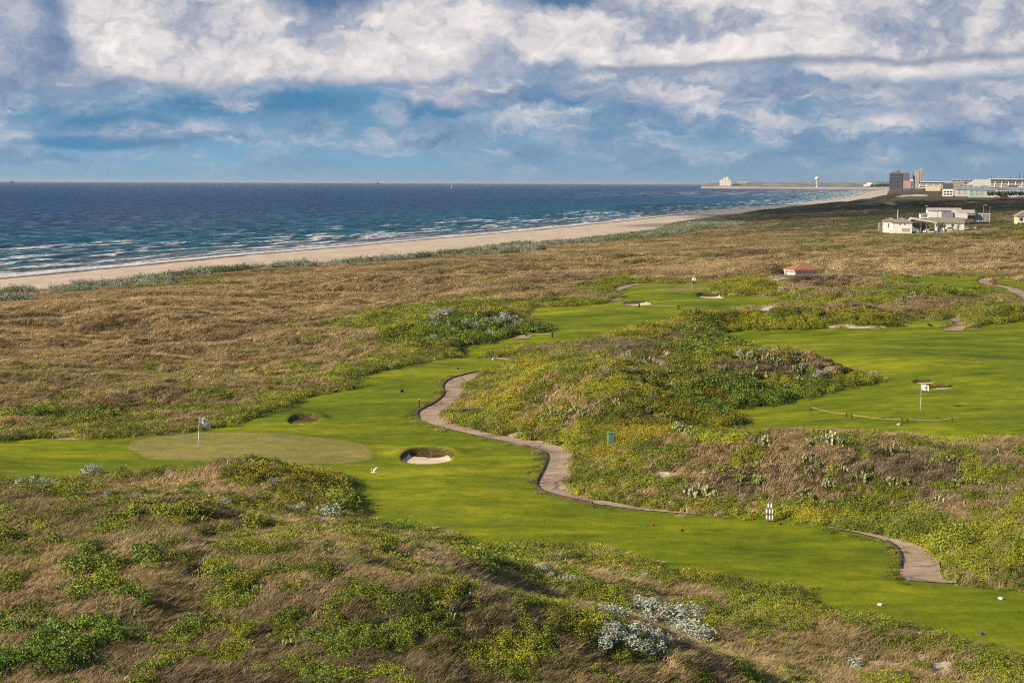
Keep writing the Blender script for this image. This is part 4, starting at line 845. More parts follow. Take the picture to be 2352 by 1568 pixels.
# ------------------------------------------------------------------ props and buildings
class MB:
    def __init__(s): s.v = []; s.f = []; s.mi = []
    def add(s, vs, fs, mi=0):
        k = len(s.v); s.v += [tuple(map(float, p)) for p in vs]; s.f += [tuple(i + k for i in f) for f in fs]; s.mi += [mi] * len(fs); return s
    def box(s, c, d, rz=0.0, mi=0, taper=1.0):
        x, y, z = d[0] / 2, d[1] / 2, d[2] / 2; vs = []
        for sz in (-1, 1):
            k = taper if sz > 0 else 1
            for a, b in ((-1, -1), (1, -1), (1, 1), (-1, 1)):
                px, py = a * x * k, b * y * k
                vs.append((c[0] + px * math.cos(rz) - py * math.sin(rz), c[1] + px * math.sin(rz) + py * math.cos(rz), c[2] + sz * z))
        return s.add(vs, [(0, 3, 2, 1), (4, 5, 6, 7), (0, 1, 5, 4), (1, 2, 6, 5), (2, 3, 7, 6), (3, 0, 4, 7)], mi)
    def tube(s, a, b, r0_, r1_=None, n=8, mi=0):
        r1_ = r0_ if r1_ is None else r1_
        a, b = Vector(a), Vector(b); q = (b - a).to_track_quat('Z', 'Y'); vs = []
        for p, r in ((a, r0_), (b, r1_)):
            for i in range(n): vs.append(p + q @ Vector((r * math.cos(6.2832 * i / n), r * math.sin(6.2832 * i / n), 0)))
        return s.add(vs, [(i, (i + 1) % n, n + (i + 1) % n, n + i) for i in range(n)] + [tuple(range(n))[::-1], tuple(range(n, 2 * n))], mi)
    def path(s, pts, r, n=6, mi=0):
        for i in range(len(pts) - 1): s.tube(pts[i], pts[i + 1], r[i] if hasattr(r, '__len__') else r, r[i + 1] if hasattr(r, '__len__') else r, n, mi)
        return s
    def lathe(s, prof, n=12, c=(0, 0, 0), mi=0):
        vs = [(c[0] + r * math.cos(6.2832 * i / n), c[1] + r * math.sin(6.2832 * i / n), c[2] + z) for r, z in prof for i in range(n)]
        fs = [(k * n + i, k * n + (i + 1) % n, (k + 1) * n + (i + 1) % n, (k + 1) * n + i) for k in range(len(prof) - 1) for i in range(n)]
        return s.add(vs, fs + [tuple(range(n))[::-1], tuple((len(prof) - 1) * n + i for i in range(n))], mi)
    def hip(s, x0, x1, y0, y1, z, h, over=.4, ridge='x', hipped=True, th=.14, mi=0):
        """hipped or gabled roof slab over a rectangle"""
        X0, X1, Y0, Y1 = x0 - over, x1 + over, y0 - over, y1 + over
        if ridge == 'x': my = (Y0 + Y1) / 2; ins = min((Y1 - Y0) / 2, (X1 - X0) / 2 - .01) if hipped else 0; R = [(X0 + ins, my, z + h), (X1 - ins, my, z + h)]
        else: mx_ = (X0 + X1) / 2; ins = min((X1 - X0) / 2, (Y1 - Y0) / 2 - .01) if hipped else 0; R = [(mx_, Y0 + ins, z + h), (mx_, Y1 - ins, z + h)]
        base = [(X0, Y0, z), (X1, Y0, z), (X1, Y1, z), (X0, Y1, z)]; low = [(a, b, c - th) for a, b, c in base]
        vs = base + R + low
        if ridge == 'x': fs = [(0, 1, 5, 4), (2, 3, 4, 5), (1, 2, 5), (3, 0, 4)]
        else: fs = [(0, 1, 4), (1, 2, 5, 4), (2, 3, 5), (3, 0, 4, 5)]
        return s.add(vs, fs + [(6, 7, 1, 0), (7, 8, 2, 1), (8, 9, 3, 2), (9, 6, 0, 3), (9, 8, 7, 6)], mi)
    def build(s, name, m, parent=None, smooth=False, **k):
        me = bpy.data.meshes.new(name); me.from_pydata(s.v, [], s.f)
        for q in (m if isinstance(m, (list, tuple)) else [m]): me.materials.append(q)
        if isinstance(m, (list, tuple)): me.polygons.foreach_set('material_index', np.array(s.mi, np.int32))
        if smooth: me.polygons.foreach_set('use_smooth', np.ones(len(me.polygons), bool))
        me.update(); o = link(name, me, parent); return o
def siding(name, col, step=.2, rough=.7):
    m, n, b = mat(name); x, y, z = n.sep(n.obj()); f = n.m('FRACT', n.m('MULTIPLY', z, 1 / step)); t = n.noise(n.obj(), 1.2, 5, .7)
    c = n.mix(n.rng(t, .35, .7, 0, .35), col, tuple(q * .78 for q in col)); c = n.mix(n.rng(f, .12, .02, 0, .35), c, tuple(q * .5 for q in col))
    n.put(b.inputs['Base Color'], c); b.inputs['Roughness'].default_value = rough; return m
MW = siding('white siding', (.80, .79, .74)); MSH = plain('grey roof shingles', (.27, .25, .205), .9, .1, .3, 2.5, bump=.5); MSH2 = plain('pale roof metal', (.42, .41, .36), .6, .3, .15, 1.5)
MTR = plain('white trim', (.78, .76, .72), .6, .2, .05, 3); MGL = plain('dark window glass', (.02, .025, .03), .12, .6, .3, 2); MGY = siding('mid grey cladding', (.26, .27, .29), .3)  # grey siding for some house walls and the faint masts
MWD = plain('weathered wood', (.23, .16, .10), .9, .1, .35, 3, bump=.5); MPOLE = plain('grey utility wood', (.30, .24, .18), .9, .1, .3, 2, bump=.4); MTILE = plain('terracotta roof tiles', (.36, .165, .10), .85, .15, .3, 3, bump=.6)
MWH = plain('white paint', (.80, .80, .78), .5, .3, .04, 4); MRD = plain('red paint', (.55, .03, .03), .5, .3, .1, 8); MBK = plain('black paint', (.03, .025, .022), .5, .3, .3, 8); MBL = plain('blue paint', (.02, .06, .35), .5, .3, .1, 8)
MGB = plain('green enamel', (.17, .30, .17), .55, .3, .12, 3); MROPE = plain('tan rope', (.52, .44, .26), .9, .1, .2, 20, bump=.4); MPOST = plain('brown post wood', (.13, .065, .04), .85, .1, .3, 8, bump=.5)
MTEAL = plain('teal board', (.05, .30, .32), .6); MDKM = plain('dark metal', (.06, .06, .065), .5, .4)
def facing(g): return -math.atan2(g[0], g[1])       # turns local +Y away from the camera at a ground point
# flags ------------------------------------------------
def flag(u, v, h, rz, label, lean=0.0, sx=1.0):
    g = ground(u, v); e = empty('flagstick', g, facing(g) + rz, label, 'flagstick', 'flagsticks on the greens')
    p = MB().path([(0, 0, -.1), (lean * .5, 0, h * .5), (lean, 0, h)], [.022, .018, .014], 8)
    p.build('pole', MWH, e, True)
    fl = MB(); nx, nz = 10, 5; fw_, fh = .62 * sx, .46 * sx; vs = []
    for i in range(nx + 1):
        for j in range(nz + 1):
            x = lean + fw_ * i / nx; vs.append((x, .05 * math.sin(i * .9) * i / nx, h - .02 - fh * j / nz - .10 * (i / nx) - .02 * math.sin(i * .8 + j)))
    back = [(x, y + .008, z) for x, y, z in vs]; k = len(vs); fs = [(i * (nz + 1) + j, i * (nz + 1) + j + 1, (i + 1) * (nz + 1) + j + 1, (i + 1) * (nz + 1) + j) for i in range(nx) for j in range(nz)]
    fl.add(vs, fs); fl.add(back, [f[::-1] for f in fs]); fo = fl.build('flag', MWH, e, True)
    em = MB()  # the dark blue winged mark on the cloth
    P = [(.34 + (a - .34) * .7, .22 + (b - .22) * .75) for a, b in [(.14, .12), (.20, .10), (.30, .17), (.36, .19), (.44, .10), (.47, .16), (.42, .24), (.46, .33), (.38, .35), (.34, .29), (.28, .27), (.22, .19)]]
    def on(a, b): i = a / .62 * nx; return (lean + a * sx, .05 * math.sin(i * .9) * i / nx - .012, h - .02 - b * sx - .10 * (i / nx))
    c0 = on(.34, .22); em.add([c0] + [on(a, b) for a, b in P], [(0, i + 1, (i + 1) % len(P) + 1) for i in range(len(P))]); em.build('emblem', MBL if False else plain('navy print', (.02, .035, .12), .7), fo)
    cup = MB().lathe([(.054, -.12), (.054, .012), (.06, .012), (.06, -.12)], 12); cup.build('cup', MWH, e)
    return e
flag(455, 1024, 2.25, .1, 'white flag on a leaning white pole on the pale green at the left', .13, 1.0)
flag(2115, 941, 2.15, .0, 'white flag on the right-hand fairway behind the low rope barrier', -.02, 1.0)
flag(1589, 668, 2.2, 0, 'small distant white flag on the far green beyond the middle fairway', 0.0, 1.0)
# tee markers ------------------------------------------
def marker(u, v, m, col, where, sz=.13, rz=.5, flat=False):
    g = ground(u, v); b = MB()
    if flat: b.box((0, 0, .045), (sz * 1.5, sz * 1.9, .09), 0, 0, .9)
    else: b.box((0, 0, sz * .42), (sz, sz, sz * .84), 0, 0, .86); b.box((0, 0, sz * .86), (sz * .5, sz * .5, .02))
    o = b.build('tee_marker', m); o.location = g; o.rotation_euler = (0, 0, rz); bv = o.modifiers.new('b', 'BEVEL'); bv.width = .012; bv.segments = 2
    tag(o, f'{col} tee marker {where}', 'tee marker', 'tee markers')
marker(1499, 1207, MRD, 'red', 'on the near tee, further from the bottle stand')
marker(1730, 1193, MRD, 'red', 'on the near tee just left of the bottle stand')
marker(1567, 1219, MBK, 'black', 'on the near tee between the path end and the bottle stand')
marker(1793, 1205, MBK, 'black', 'on the near tee just right of the bottle stand')
marker(2022, 1389, MWH, 'flat white', 'on the nearest tee, left of its pair', .13, .6, True)
marker(2299, 1375, MWH, 'flat white', 'on the nearest tee, right of its pair', .13, .6, True)
marker(2255, 1457, MBL, 'dark blue', 'near the sandy edge of the nearest tee', .14)
marker(999, 826, MWH, 'white', 'at the left on the upper tee before the far path', .2); marker(1133, 826, MWH, 'white', 'at the right on the upper tee before the far path', .2)
marker(912, 848, MBL, 'blue', 'at the left on the tee above the curving path', .2); marker(1051, 848, MBL, 'blue', 'at the right on the tee above the curving path', .2)
marker(923, 900, MBK, 'black', 'on the middle tee near the curving path', .26); marker(771, 901, MBK, 'black', 'at the left end of the middle tee', .26)
for i, (u_, v_) in enumerate([(2109, 638), (2202, 638), (2139, 655), (2171, 655), (2133, 747), (2138, 750)]):
    marker(u_, v_, MBK, 'tiny black', ['at the back left of the far right tee', 'at the back right of the far right tee', 'at the front left of the far right tee', 'at the front right of the far right tee', 'beside the pale upper path, further one', 'beside the pale upper path, nearer one'][i], .26)
# wooden stand with white bottles ----------------------
g = ground(1768, 1196); rz = facing(g); st = empty('bottle_stand', g, rz, 'wooden A-frame stand carrying white divot mix bottles on the near tee', 'bottle stand')
b = MB()
for x in (-.30, .30):
    b.box((0, 0, 0), (0, 0, 0)) if 0 else None
for sx in (-.2, .2):
    MB().path([(sx - .0, -.28, 0), (sx, 0, 1.2)], .035, 4).build('front_leg', MWD, st); MB().path([(sx + .04, .34, 0), (sx, .02, 1.15)], .035, 4).build('back_leg', MWD, st)
for k, z in enumerate((.12, .48, .82)): MB().box((0, -.24 + z * .22, z), (.62 - .08 * k, .16, .03)).build('shelf', MWD, st)
MB().box((0, .0, 1.2), (.5, .10, .06)).build('crossbar', MWD, st)
cr_, sr_ = math.cos(rz), math.sin(rz); kb = 0
rows = [(.135, 3, 'bottom'), (.495, 3, 'middle'), (.835, 2, 'top')]
ordn = ['left', 'middle', 'right']
bm = MB(); bm.lathe([(.062, 0), (.066, .02), (.066, .20), (.03, .27), (.022, .30)], 10)
bme = bm.build('divot_bottle', [MWH] if False else MWH, None, True); bpy.data.objects.remove(bme); bmesh_ = bpy.data.meshes[-1] if False else None
for z, nb_, nm in rows:
    for i in range(nb_):
        x = (i - (nb_ - 1) / 2) * .18; y = -.24 + z * .22
        bb = MB().lathe([(.05, 0), (.056, .02), (.056, .19), (.028, .25), (.028, .27)], 10); o = bb.build('divot_bottle', MWH, None, True)
        o.location = (g[0] + x * cr_ - y * sr_, g[1] + x * sr_ + y * cr_, g[2] + z + .002); hd = MB().path([(.06, 0, .2), (.13, 0, .16), (.06, 0, .06)], .012, 6); hd.build('handle', MGB, o)
        which = ordn[i] if nb_ == 3 else ('left', 'right')[i]
        tag(o, f'white divot bottle on the {nm} shelf of the wooden stand, {which} one', 'bottle', 'bottles on the stand')
# distance post, rake, utility boxes, bins --------------
g = ground(963, 936); e = empty('distance_post', g, facing(g), 'brown wooden post with red and white bands beside the curving path', 'post')
MB().box((0, 0, .45), (.14, .14, .96)).build('post', MPOST, e); MB().box((0, 0, .80), (.155, .155, .09)).build('white_band', MWH, e); MB().box((0, 0, .66), (.155, .155, .08)).build('red_band', MRD, e)
g = ground(917, 1046); e = empty('bunker_rake', g, facing(g), 'wooden bunker rake standing at the left lip of the round bunker', 'rake')
MB().tube((0, 0, 0), (.16, .05, .55), .022).build('handle', MWD, e); MB().box((.17, .05, .57), (.55, .06, .07)).build('rake_head', MPOLE, e)
def ubox(u, v, w_, h_, label):
    g = ground(u, v); e = empty('utility_box', (g[0], g[1], g[2] + .35), facing(g) + .15, label, 'utility box', 'green utility pedestals')
    MB().box((0, 0, h_ / 2 - .3), (w_, w_ * .8, h_ + .5)).build('cabinet', MGB, e); MB().box((0, 0, h_ + .0), (w_ * 1.12, w_ * .92, .07)).build('lid', MGB, e); MB().box((0, -w_ * .4 - .01, h_ * .55), (w_ * .7, .02, h_ * .55)).build('door', plain('green door', (.12, .25, .16), .5), e)
ubox(1404, 1033, .52, .92, 'green utility box among yellow flowers right of the cart path'); ubox(2032, 642, .55, 1.1, 'small green utility box at the left end of the far tee')
for u_, v_, lb in [(2285, 655, 'small brown wooden bin beside the far right path'), (1041, 797, 'tiny brown wooden bin at the start of the thin path by the dark hedge')]:
    g = ground(u_, v_); e = empty('wooden_bin', g, facing(g), lb, 'bin', 'wooden bins'); MB().box((0, 0, .5), (.7, .7, 1.0)).build('bin_body', MPOST, e); MB().box((0, 0, 1.04), (.8, .8, .08)).build('lid', MWD, e)
# rope barriers ----------------------------------------
def rope(u0_, v0_, u1_, v1_, label, h_=.40, r=.06):
    a = ground(u0_, v0_); b_ = ground(u1_, v1_); e = empty('rope_barrier', a, 0, label, 'rope barrier', 'low rope barriers'); d = Vector(b_) - Vector(a)
    MB().tube((0, 0, -.1), (0, 0, h_), r).build('post', MPOST, e); MB().tube((d.x, d.y, d.z - .1), (d.x, d.y, d.z + h_), r).build('post', MPOST, e)
    pts = [Vector((0, 0, h_ * .85)) + d * t - Vector((0, 0, .16 * 4 * t * (1 - t) * .9)) for t in np.linspace(0, 1, 13)]; MB().path(pts, .015, 6).build('rope', MROPE, e)
rope(1862, 943, 1944, 958, 'left span of the low rope barrier before the right-hand flag'); rope(1956, 961, 2071, 971, 'middle span of the low rope barrier before the right-hand flag'); rope(2084, 971, 2186, 970, 'right span of the low rope barrier before the right-hand flag')
rope(1209, 773, 1268, 775, 'rope barrier beside the brick pad at the start of the middle fairway', .6, .11); rope(1468, 706, 1556, 710, 'left span of rope barrier across the middle fairway by the bunker', .6, .11); rope(1560, 710, 1630, 707, 'faint right span of rope barrier across the middle fairway', .5, .06)
# birds -------------------------------------------------
def bird(name, loc, rz, sc_, m, label, flying):
    e = empty(name, loc, rz, label, 'bird'); e.scale = (sc_,) * 3
    body = MB(); prof = [(.005, -.24), (.03, -.18), (.06, -.06), (.065, .04), (.045, .13), (.03, .17), (.035, .21), (.02, .25), (.004, .29)]
    vs = [(r * math.cos(6.2832 * i / 10), z, r * math.sin(6.2832 * i / 10) * .9) for r, z in prof for i in range(10)]
    fs = [(k * 10 + i, k * 10 + (i + 1) % 10, (k + 1) * 10 + (i + 1) % 10, (k + 1) * 10 + i) for k in range(8) for i in range(10)]
    # wings and tail join the same surface mesh
    body.add(vs, fs); body.add([(-.03, -.2, 0), (.03, -.2, 0), (.05, -.34, 0), (-.05, -.34, 0), (-.03, -.2, .012), (.03, -.2, .012), (.05, -.34, .006), (-.05, -.34, .006)], [(0, 3, 2, 1), (4, 5, 6, 7), (0, 1, 5, 4), (2, 3, 7, 6), (1, 2, 6, 5), (3, 0, 4, 7)])
    if flying:
        for s_ in (-1, 1):
            W_ = [(0.03, .10, .03), (.03, -.08, .02), (.26, -.06, .20), (.27, .12, .22), (.50, -.13, .34), (.48, .0, .36), (.66, -.22, .50)]
            P = [(x * s_, y, z) for x, y, z in W_] + [(x * s_, y, z + .014) for x, y, z in W_]
            body.add(P, [(0, 1, 2, 3), (3, 2, 4, 5), (5, 4, 6), (7, 10, 9, 8), (10, 12, 11, 9), (12, 13, 11), (0, 3, 10, 7), (3, 5, 12, 10), (5, 6, 13, 12), (1, 8, 9, 2), (2, 9, 11, 4), (4, 11, 13, 6)])
    o = body.build('body', m, e, True)
    MB().tube((0, .28, -.005), (0, .35, -.02), .012, .003).build('beak', plain('yellow beak', (.5, .3, .05)), e)
    if not flying:
        for s_ in (-.02, .02): MB().tube((s_, 0, -.03), (s_, 0, -.12), .005).build('leg', MBK, e)
g = ground(858, 1094); bird('seagull', (g[0], g[1], g[2] + .30), 1.2, .75, MWH, 'white seagull with raised wings low over the fairway by the mound', True)
for u_, v_, lb in [(2028, 962, 'small dark bird on the grass before the rope, left one'), (2045, 963, 'small dark bird on the grass before the rope, right one')]:
    g = ground(u_, v_); bird('small_bird', (g[0], g[1], g[2] + .09), 1.0, .7, MBK, lb, False)
# oil platforms and buoy on the horizon -----------------
def sea_at(u, D): d = ray(u, 430.); d = d / math.hypot(d[0], d[1]); return (d[0] * D, d[1] * D, 0.)
def platform(u, D, k, lb):
    p = sea_at(u, D); e = empty('oil_platform', p, .3, lb, 'oil platform', 'platforms on the sea horizon'); e.scale = (k, k, k)
    for x in (-12, 12):
        for y in (-12, 12): MB().tube((x, y, -3), (x * .8, y * .8, 22), 1.6).build('leg', MDKM, e)
    MB().box((0, 0, 25), (34, 34, 6)).build('deck', MDKM, e); MB().box((5, 0, 33), (16, 20, 9)).build('module', MDKM, e); MB().tube((-8, 0, 28), (-8, 0, 60), 3.5, 1.0, 4).build('derrick', MDKM, e)
platform(28, 11000, .6, 'dark oil platform on the sea horizon at the far left'); platform(160, 13500, .4, 'faint small oil platform right of the first one on the horizon'); platform(868, 13000, .6, 'oil platform alone on the horizon above the middle of the sea'); platform(1426, 14500, .35, 'smallest oil platform, on the horizon left of the headland')
p = sea_at(1037, 7500); e = empty('channel_marker', p, 0, 'thin pale channel marker standing in the open sea', 'marker'); MB().tube((0, 0, -2), (0, 0, 9), 1.2, .8).build('tower', MWH, e); MB().lathe([(1.2, 9), (1.5, 10.5), (.3, 13)], 8).build('lantern', MWH, e)
# ------------------------------------------------------------------ houses. Local frame: x right, y away, z up, metres
def wins(e, L, m=None, name='window'):
    for x, z, w_, h_, y in L:
        o = MB().box((x, y - .03, z), (w_ + .16, .05, h_ + .16)).build(name, MTR, e); MB().box((x, y - .075, z), (w_, .04, h_)).build('pane', m or MGL, o)
def at_house(u, D, base_v):
    d = ray(u, base_v); t = D / d[1]; return (float(d[0] * t), D, float(CAMZ + d[2] * t))
K = .1413 * 572 / F                           # metres per zoomed pixel on the house front
def hx(px): return (px - 560) * K
D0 = 572.
def hset(name, px, pz, D, rz, label, group=None, cat='house'):
    u_ = 2019.8 + px * .1413; v_ = 464.3 + pz * .1413; p = at_house(u_, D, v_); return empty(name, p, rz, label, cat, group), p
# front white house with the hipped roof and its annex
e, p0 = hset('beach_house', 370, 492, 570, -.16, 'white sided house with a grey hipped roof, leftmost of the group on the dune')
k = .0206
MB().box((0, 3.2, 1.35), (6.4, 6.4, 3.7)).build('wall', MW, e); MB().hip(-3.2, 3.2, 0, 6.4, 3.3, 1.65, .35, 'y').build('roof', MSH, e)
MB().box((-4.6, 5.4, 1.7), (2.9, 5.0, 3.8)).build('annex_wall', MW, e); MB().hip(-6.0, -1.2, 2.9, 7.9, 3.72, 1.2, .35, 'x').build('annex_roof', MSH, e)
wins(e, [(-.9, 2.7, .45, .3, 0), (.75, 2.7, .45, .3, 0), (-4.4, 2.6, .4, .5, 2.9), (-4.4, 1.9, .4, .5, 2.9)])
MB().box((-6.9, 4.4, .9), (1.2, 1.6, 1.8)).build('porch', MWD, e); MB().box((-6.7, 4.4, 3.0), (1.6, 2.2, .12)).build('porch_roof', MSH, e)
for y in (3.4, 5.4): MB().box((-7.4, y, 1.5), (.14, .14, 3.0)).build('porch_post', MTR, e)
# carport wing and long house
e, p1 = hset('carport_house', 700, 498, 578, -.10, 'long white house with an open carport under a sloping white gable')
MB().box((-1.3, 5, 1.6), (5.4, 4, 3.2)).build('back_wall', MGY, e)
MB().box((9.4, 4.6, 1.55), (9.2, 6.2, 3.7)).build('wall', MW, e); MB().hip(2.6, 14.0, 1.5, 7.7, 3.4, 1.7, .3, 'x', False).build('roof', MSH, e)
fl = MB(); T = [(-4.2, 4.6), (-3.2, 5.0), (5.2, 3.45), (5.2, 3.1), (-3.2, 4.55)]; fl.add([(x, .2, z) for x, z in T] + [(x, .5, z) for x, z in T], [(0, 1, 2, 3, 4), (9, 8, 7, 6, 5), (0, 5, 6, 1), (1, 6, 7, 2), (2, 7, 8, 3), (3, 8, 9, 4), (4, 9, 5, 0)]).build('fascia', MTR, e)
rf = MB(); rf.add([(-5.0, .3, 3.3), (-3.2, .3, 5.0), (5.0, .3, 3.5), (5.0, 7, 3.9), (-3.2, 7, 5.2), (-5.0, 7, 3.4)], [(0, 1, 4, 5), (1, 2, 3, 4)]).build('carport_roof', MSH2, e)
for x, z in ((-3.9, 3.7), (4.3, 3.5)): MB().box((x, .6, z / 2 - .2), (.35, .35, z)).build('post', MTR, e)
wins(e, [(-2.2, 2.2, .6, .5, 3.0), (6.3, 2.0, .7, .8, 1.5)]); MB().box((1.4, 2.95, .9), (2.4, .06, 2.4)).build('garage_door', MDKM, e)
# rear house on the rise
e, p2 = hset('rear_house', 1000, 256, 640, -.12, 'rambling white house behind, with pale gabled roofs and a grey front'); e.scale = (1, 1, .60)
q = .0231
MB().box((-5.9, 3, 1.1), (2.9, 5, 2.8)).build('sunroom', MW, e); MB().hip(-7.4, -4.4, .5, 5.5, 2.6, .25, .3, 'x').build('sunroom_roof', MSH2, e)
s_ = MB(); s_.add([(-4.6, 0, -.4), (.2, 0, -.4), (.2, 0, 3.9), (-4.6, 0, 2.4), (-4.6, 4, -.4), (.2, 4, -.4), (.2, 4, 3.9), (-4.6, 4, 2.4)], [(0, 1, 2, 3), (5, 4, 7, 6), (1, 5, 6, 2), (4, 0, 3, 7), (3, 2, 6, 7), (0, 4, 5, 1)]).build('wing_wall', MW, e)
MB().box((2.3, 1, 1.65), (4.1, 3, 4.1)).build('front_wall', MGY, e)
MB().box((7.3, 2, 1.3), (4.8, 4, 3.4)).build('east_wall', MW, e); g_ = MB(); g_.hip(4.6, 12.2, 0.2, 5, 3.1, 2.0, .3, 'x', False).build('east_roof', MSH2, e); gg_ = MB(); gg_.add([(4.5, -.06, 2.0), (7.6, -.06, 2.0), (4.5, -.06, 4.9), (4.5, .1, 2.0), (7.6, .1, 2.0), (4.5, .1, 4.9)], [(0, 1, 2), (5, 4, 3), (0, 3, 4, 1), (1, 4, 5, 2), (2, 5, 3, 0)]).build('gable_end', MTR, e)
MB().box((1.8, 7, 2.4), (12.5, 4, 5.0)).build('back_wall', MW, e); MB().hip(-4.2, 8.0, 4.8, 9.4, 4.6, 1.5, .3, 'x', False).build('back_roof', MSH2, e)
MB().box((10.9, 1.2, 1.9), (3.6, 2.4, .18)).build('porch_roof', MTR, e); MB().box((10.9, 2.4, .6), (3.6, .2, 2.6)).build('porch_wall', MGY, e)
wins(e, [(-3.1, .1, .6, .4, 0), (-1.6, .2, .4, .4, 0), (-.7, .2, .5, .4, 0)] + [(.9 + i * .5, .2, .3, .4, -.5) for i in range(4)] + [(6.0, .3, .5, .4, 0), (-2.2, 4.6, .3, .6, 4.75), (-1.6, 4.6, .3, .6, 4.75)] + [(-7.0 + .45 * i, 1.2, .3, 1.2, .5) for i in range(5)])
# pale screened pavilion right of the rear house
e, _ = hset('screened_porch', 1675, 275, 640, -.1, 'flat-roofed grey screened porch right of the rear house')
MB().box((0, 1.6, 2.0), (5.8, 3.4, .2)).build('roof', MTR, e); MB().box((0, 1.6, .4), (5.2, 3, 2.9)).build('screen', plain('grey screen', (.27, .27, .30), .6), e)
for x in (-2.7, -1.35, 0, 1.35, 2.7): MB().box((x, .04, .4), (.12, .1, 3.0)).build('post', MTR, e)
# right edge house
e, _ = hset('stilt_house', 2290, 350, 560, -.1, 'cream house with a wooden deck cut by the right edge of the view'); e.scale = (1, 1, .70)
MB().box((1.6, 3, 1.9), (5.0, 6, 4.1)).build('wall', siding('cream siding', (.66, .58, .42)), e); MB().hip(-1.0, 4.4, 0, 6, 3.6, 2.4, .4, 'y', False).build('roof', MSH, e)
gb = MB(); gb.add([(-.9, -.02, 3.4), (4.1, -.02, 3.4), (1.6, -.02, 5.6), (-.9, .2, 3.4), (4.1, .2, 3.4), (1.6, .2, 5.6)], [(0, 1, 2), (5, 4, 3), (0, 3, 4, 1), (1, 4, 5, 2), (2, 5, 3, 0)]).build('gable', siding('cream gable', (.66, .58, .42)), e)
MB().box((1.2, -1.2, .6), (5.6, 2.2, .15)).build('deck', MTR, e); wins(e, [(.2, 2.0, 1.0, 1.5, 0), (1.7, 2.0, .8, 1.5, 0)])
for i in range(5): MB().box((-1.4 + i * 1.1, -2.2, .9), (.09, .09, 1.8)).build('rail_post', MTR, e)
# small things by the houses
def hobj(px, pz, D): u_ = 2019.8 + px * .1413; v_ = 464.3 + pz * .1413; return at_house(u_, D, v_)
def hz_on(p): return (p[0], p[1], max(p[2] - .15, hz(p[0], p[1]) - .05))
pp = hz_on(hobj(190, 500, 563)); e = empty('storage_box', pp, -.1, 'white storage cabinet standing left of the front house', 'cabinet'); MB().box((0, 0, .55), (1.0, .6, 1.1)).build('cabinet_body', MW, e); MB().box((0, 0, 1.13), (1.1, .7, .06)).build('lid', MTR, e)
pp = hz_on(hobj(430, 482, 566)); e = empty('wooden_crate_rack', pp, -.1, 'pale wooden rack leaning before the front house wall', 'rack')
for z in (.25, .55, .85, 1.1): MB().box((0, 0, z), (2.5, .08, .2)).build('rail', MPOLE, e)
for x in (-1.2, 0, 1.2): MB().box((x, .08, .55), (.1, .1, 1.15)).build('upright', MPOLE, e)
pp = hz_on(hobj(622, 490, 562)); e = empty('notice_board', pp, 0, 'teal board sign on a white post before the carport', 'sign'); MB().box((0, 0, .6), (.12, .12, 1.3)).build('post', MTR, e); MB().box((0, -.02, 1.2), (1.1, .08, .32)).build('board', MTEAL, e)
def car(p, rz, m, label, L=4.2, pick=False):
    e = empty('parked_car', p, rz, label, 'car', 'vehicles parked by the beach houses')
    b = MB(); prof = [(-L / 2, .35), (-L / 2, .85), (-L * .32, .95), (-L * .18, 1.42), (L * .22, 1.45), (L * .36, .98), (L / 2, .85), (L / 2, .35)]
    vs = [(x, -.85, z) for x, z in prof] + [(x, .85, z) for x, z in prof]; nn = len(prof); b.add(vs, [tuple(range(nn)), tuple(range(nn, 2 * nn))[::-1]] + [(i, i + nn, (i + 1) % nn + nn, (i + 1) % nn) for i in range(nn)]); b.build('body', m, e)
    MB().add([(-L * .27, -.87, 1.0), (L * .31, -.87, 1.0), (L * .2, -.87, 1.36), (-L * .17, -.87, 1.36), (-L * .27, .87, 1.0), (L * .31, .87, 1.0), (L * .2, .87, 1.36), (-L * .17, .87, 1.36)], [(0, 1, 2, 3), (7, 6, 5, 4), (0, 4, 5, 1), (1, 5, 6, 2), (2, 6, 7, 3), (3, 7, 4, 0)]).build('windows', MGL, e)
    for x in (-L * .31, L * .31):
        for y in (-.8, .8): MB().tube((x, y - .1, .33), (x, y + .1, .33), .33, n=12).build('wheel', MBK, e)
car(hz_on(hobj(820, 500, 566)), .3, MWH, 'white car parked under the carport front'); car(hz_on(hobj(1130, 470, 572)), .1, MWH, 'white car parked against the long white wall'); 
pp = hz_on(hobj(840, 505, 563)); e = empty('small_trailer', pp, 0, 'low white trailer before the carport', 'trailer'); MB().box((0, 0, .6), (2.0, 1.2, .45)).build('bed', MWH, e); [MB().tube((x, -.65, .3), (x, .65, .3), .28, n=10).build('wheel', MBK, e) for x in (-.5, .5)]
pp = hz_on(hobj(1370, 445, 576)); e = empty('deck_railing', pp, 0, 'white deck railing at the right end of the long house', 'railing'); MB().box((0, 0, 1.0), (3.2, .08, .08)).build('handrail', MTR, e); MB().box((0, 0, .35), (3.2, 1.4, .12)).build('deck', MTR, e); [MB().box((-1.5 + i * .375, 0, .68), (.05, .05, .6)).build('baluster', MTR, e) for i in range(9)]
pp = hz_on(hobj(1515, 430, 580)); e = empty('upturned_boat', pp, .1, 'white upturned dinghy on the dune right of the railing', 'boat'); bt = MB(); bt.lathe([(.02, -1.4), (.35, -1.0), (.5, 0), (.42, 1.2), (.30, 1.4)], 10); o = bt.build('hull', MWH, e, True); o.rotation_euler = (0, math.pi / 2, 0); o.location = (0, 0, .15); MB().box((0, 0, .62), (2.2, .06, .06)).build('keel', MTR, e)
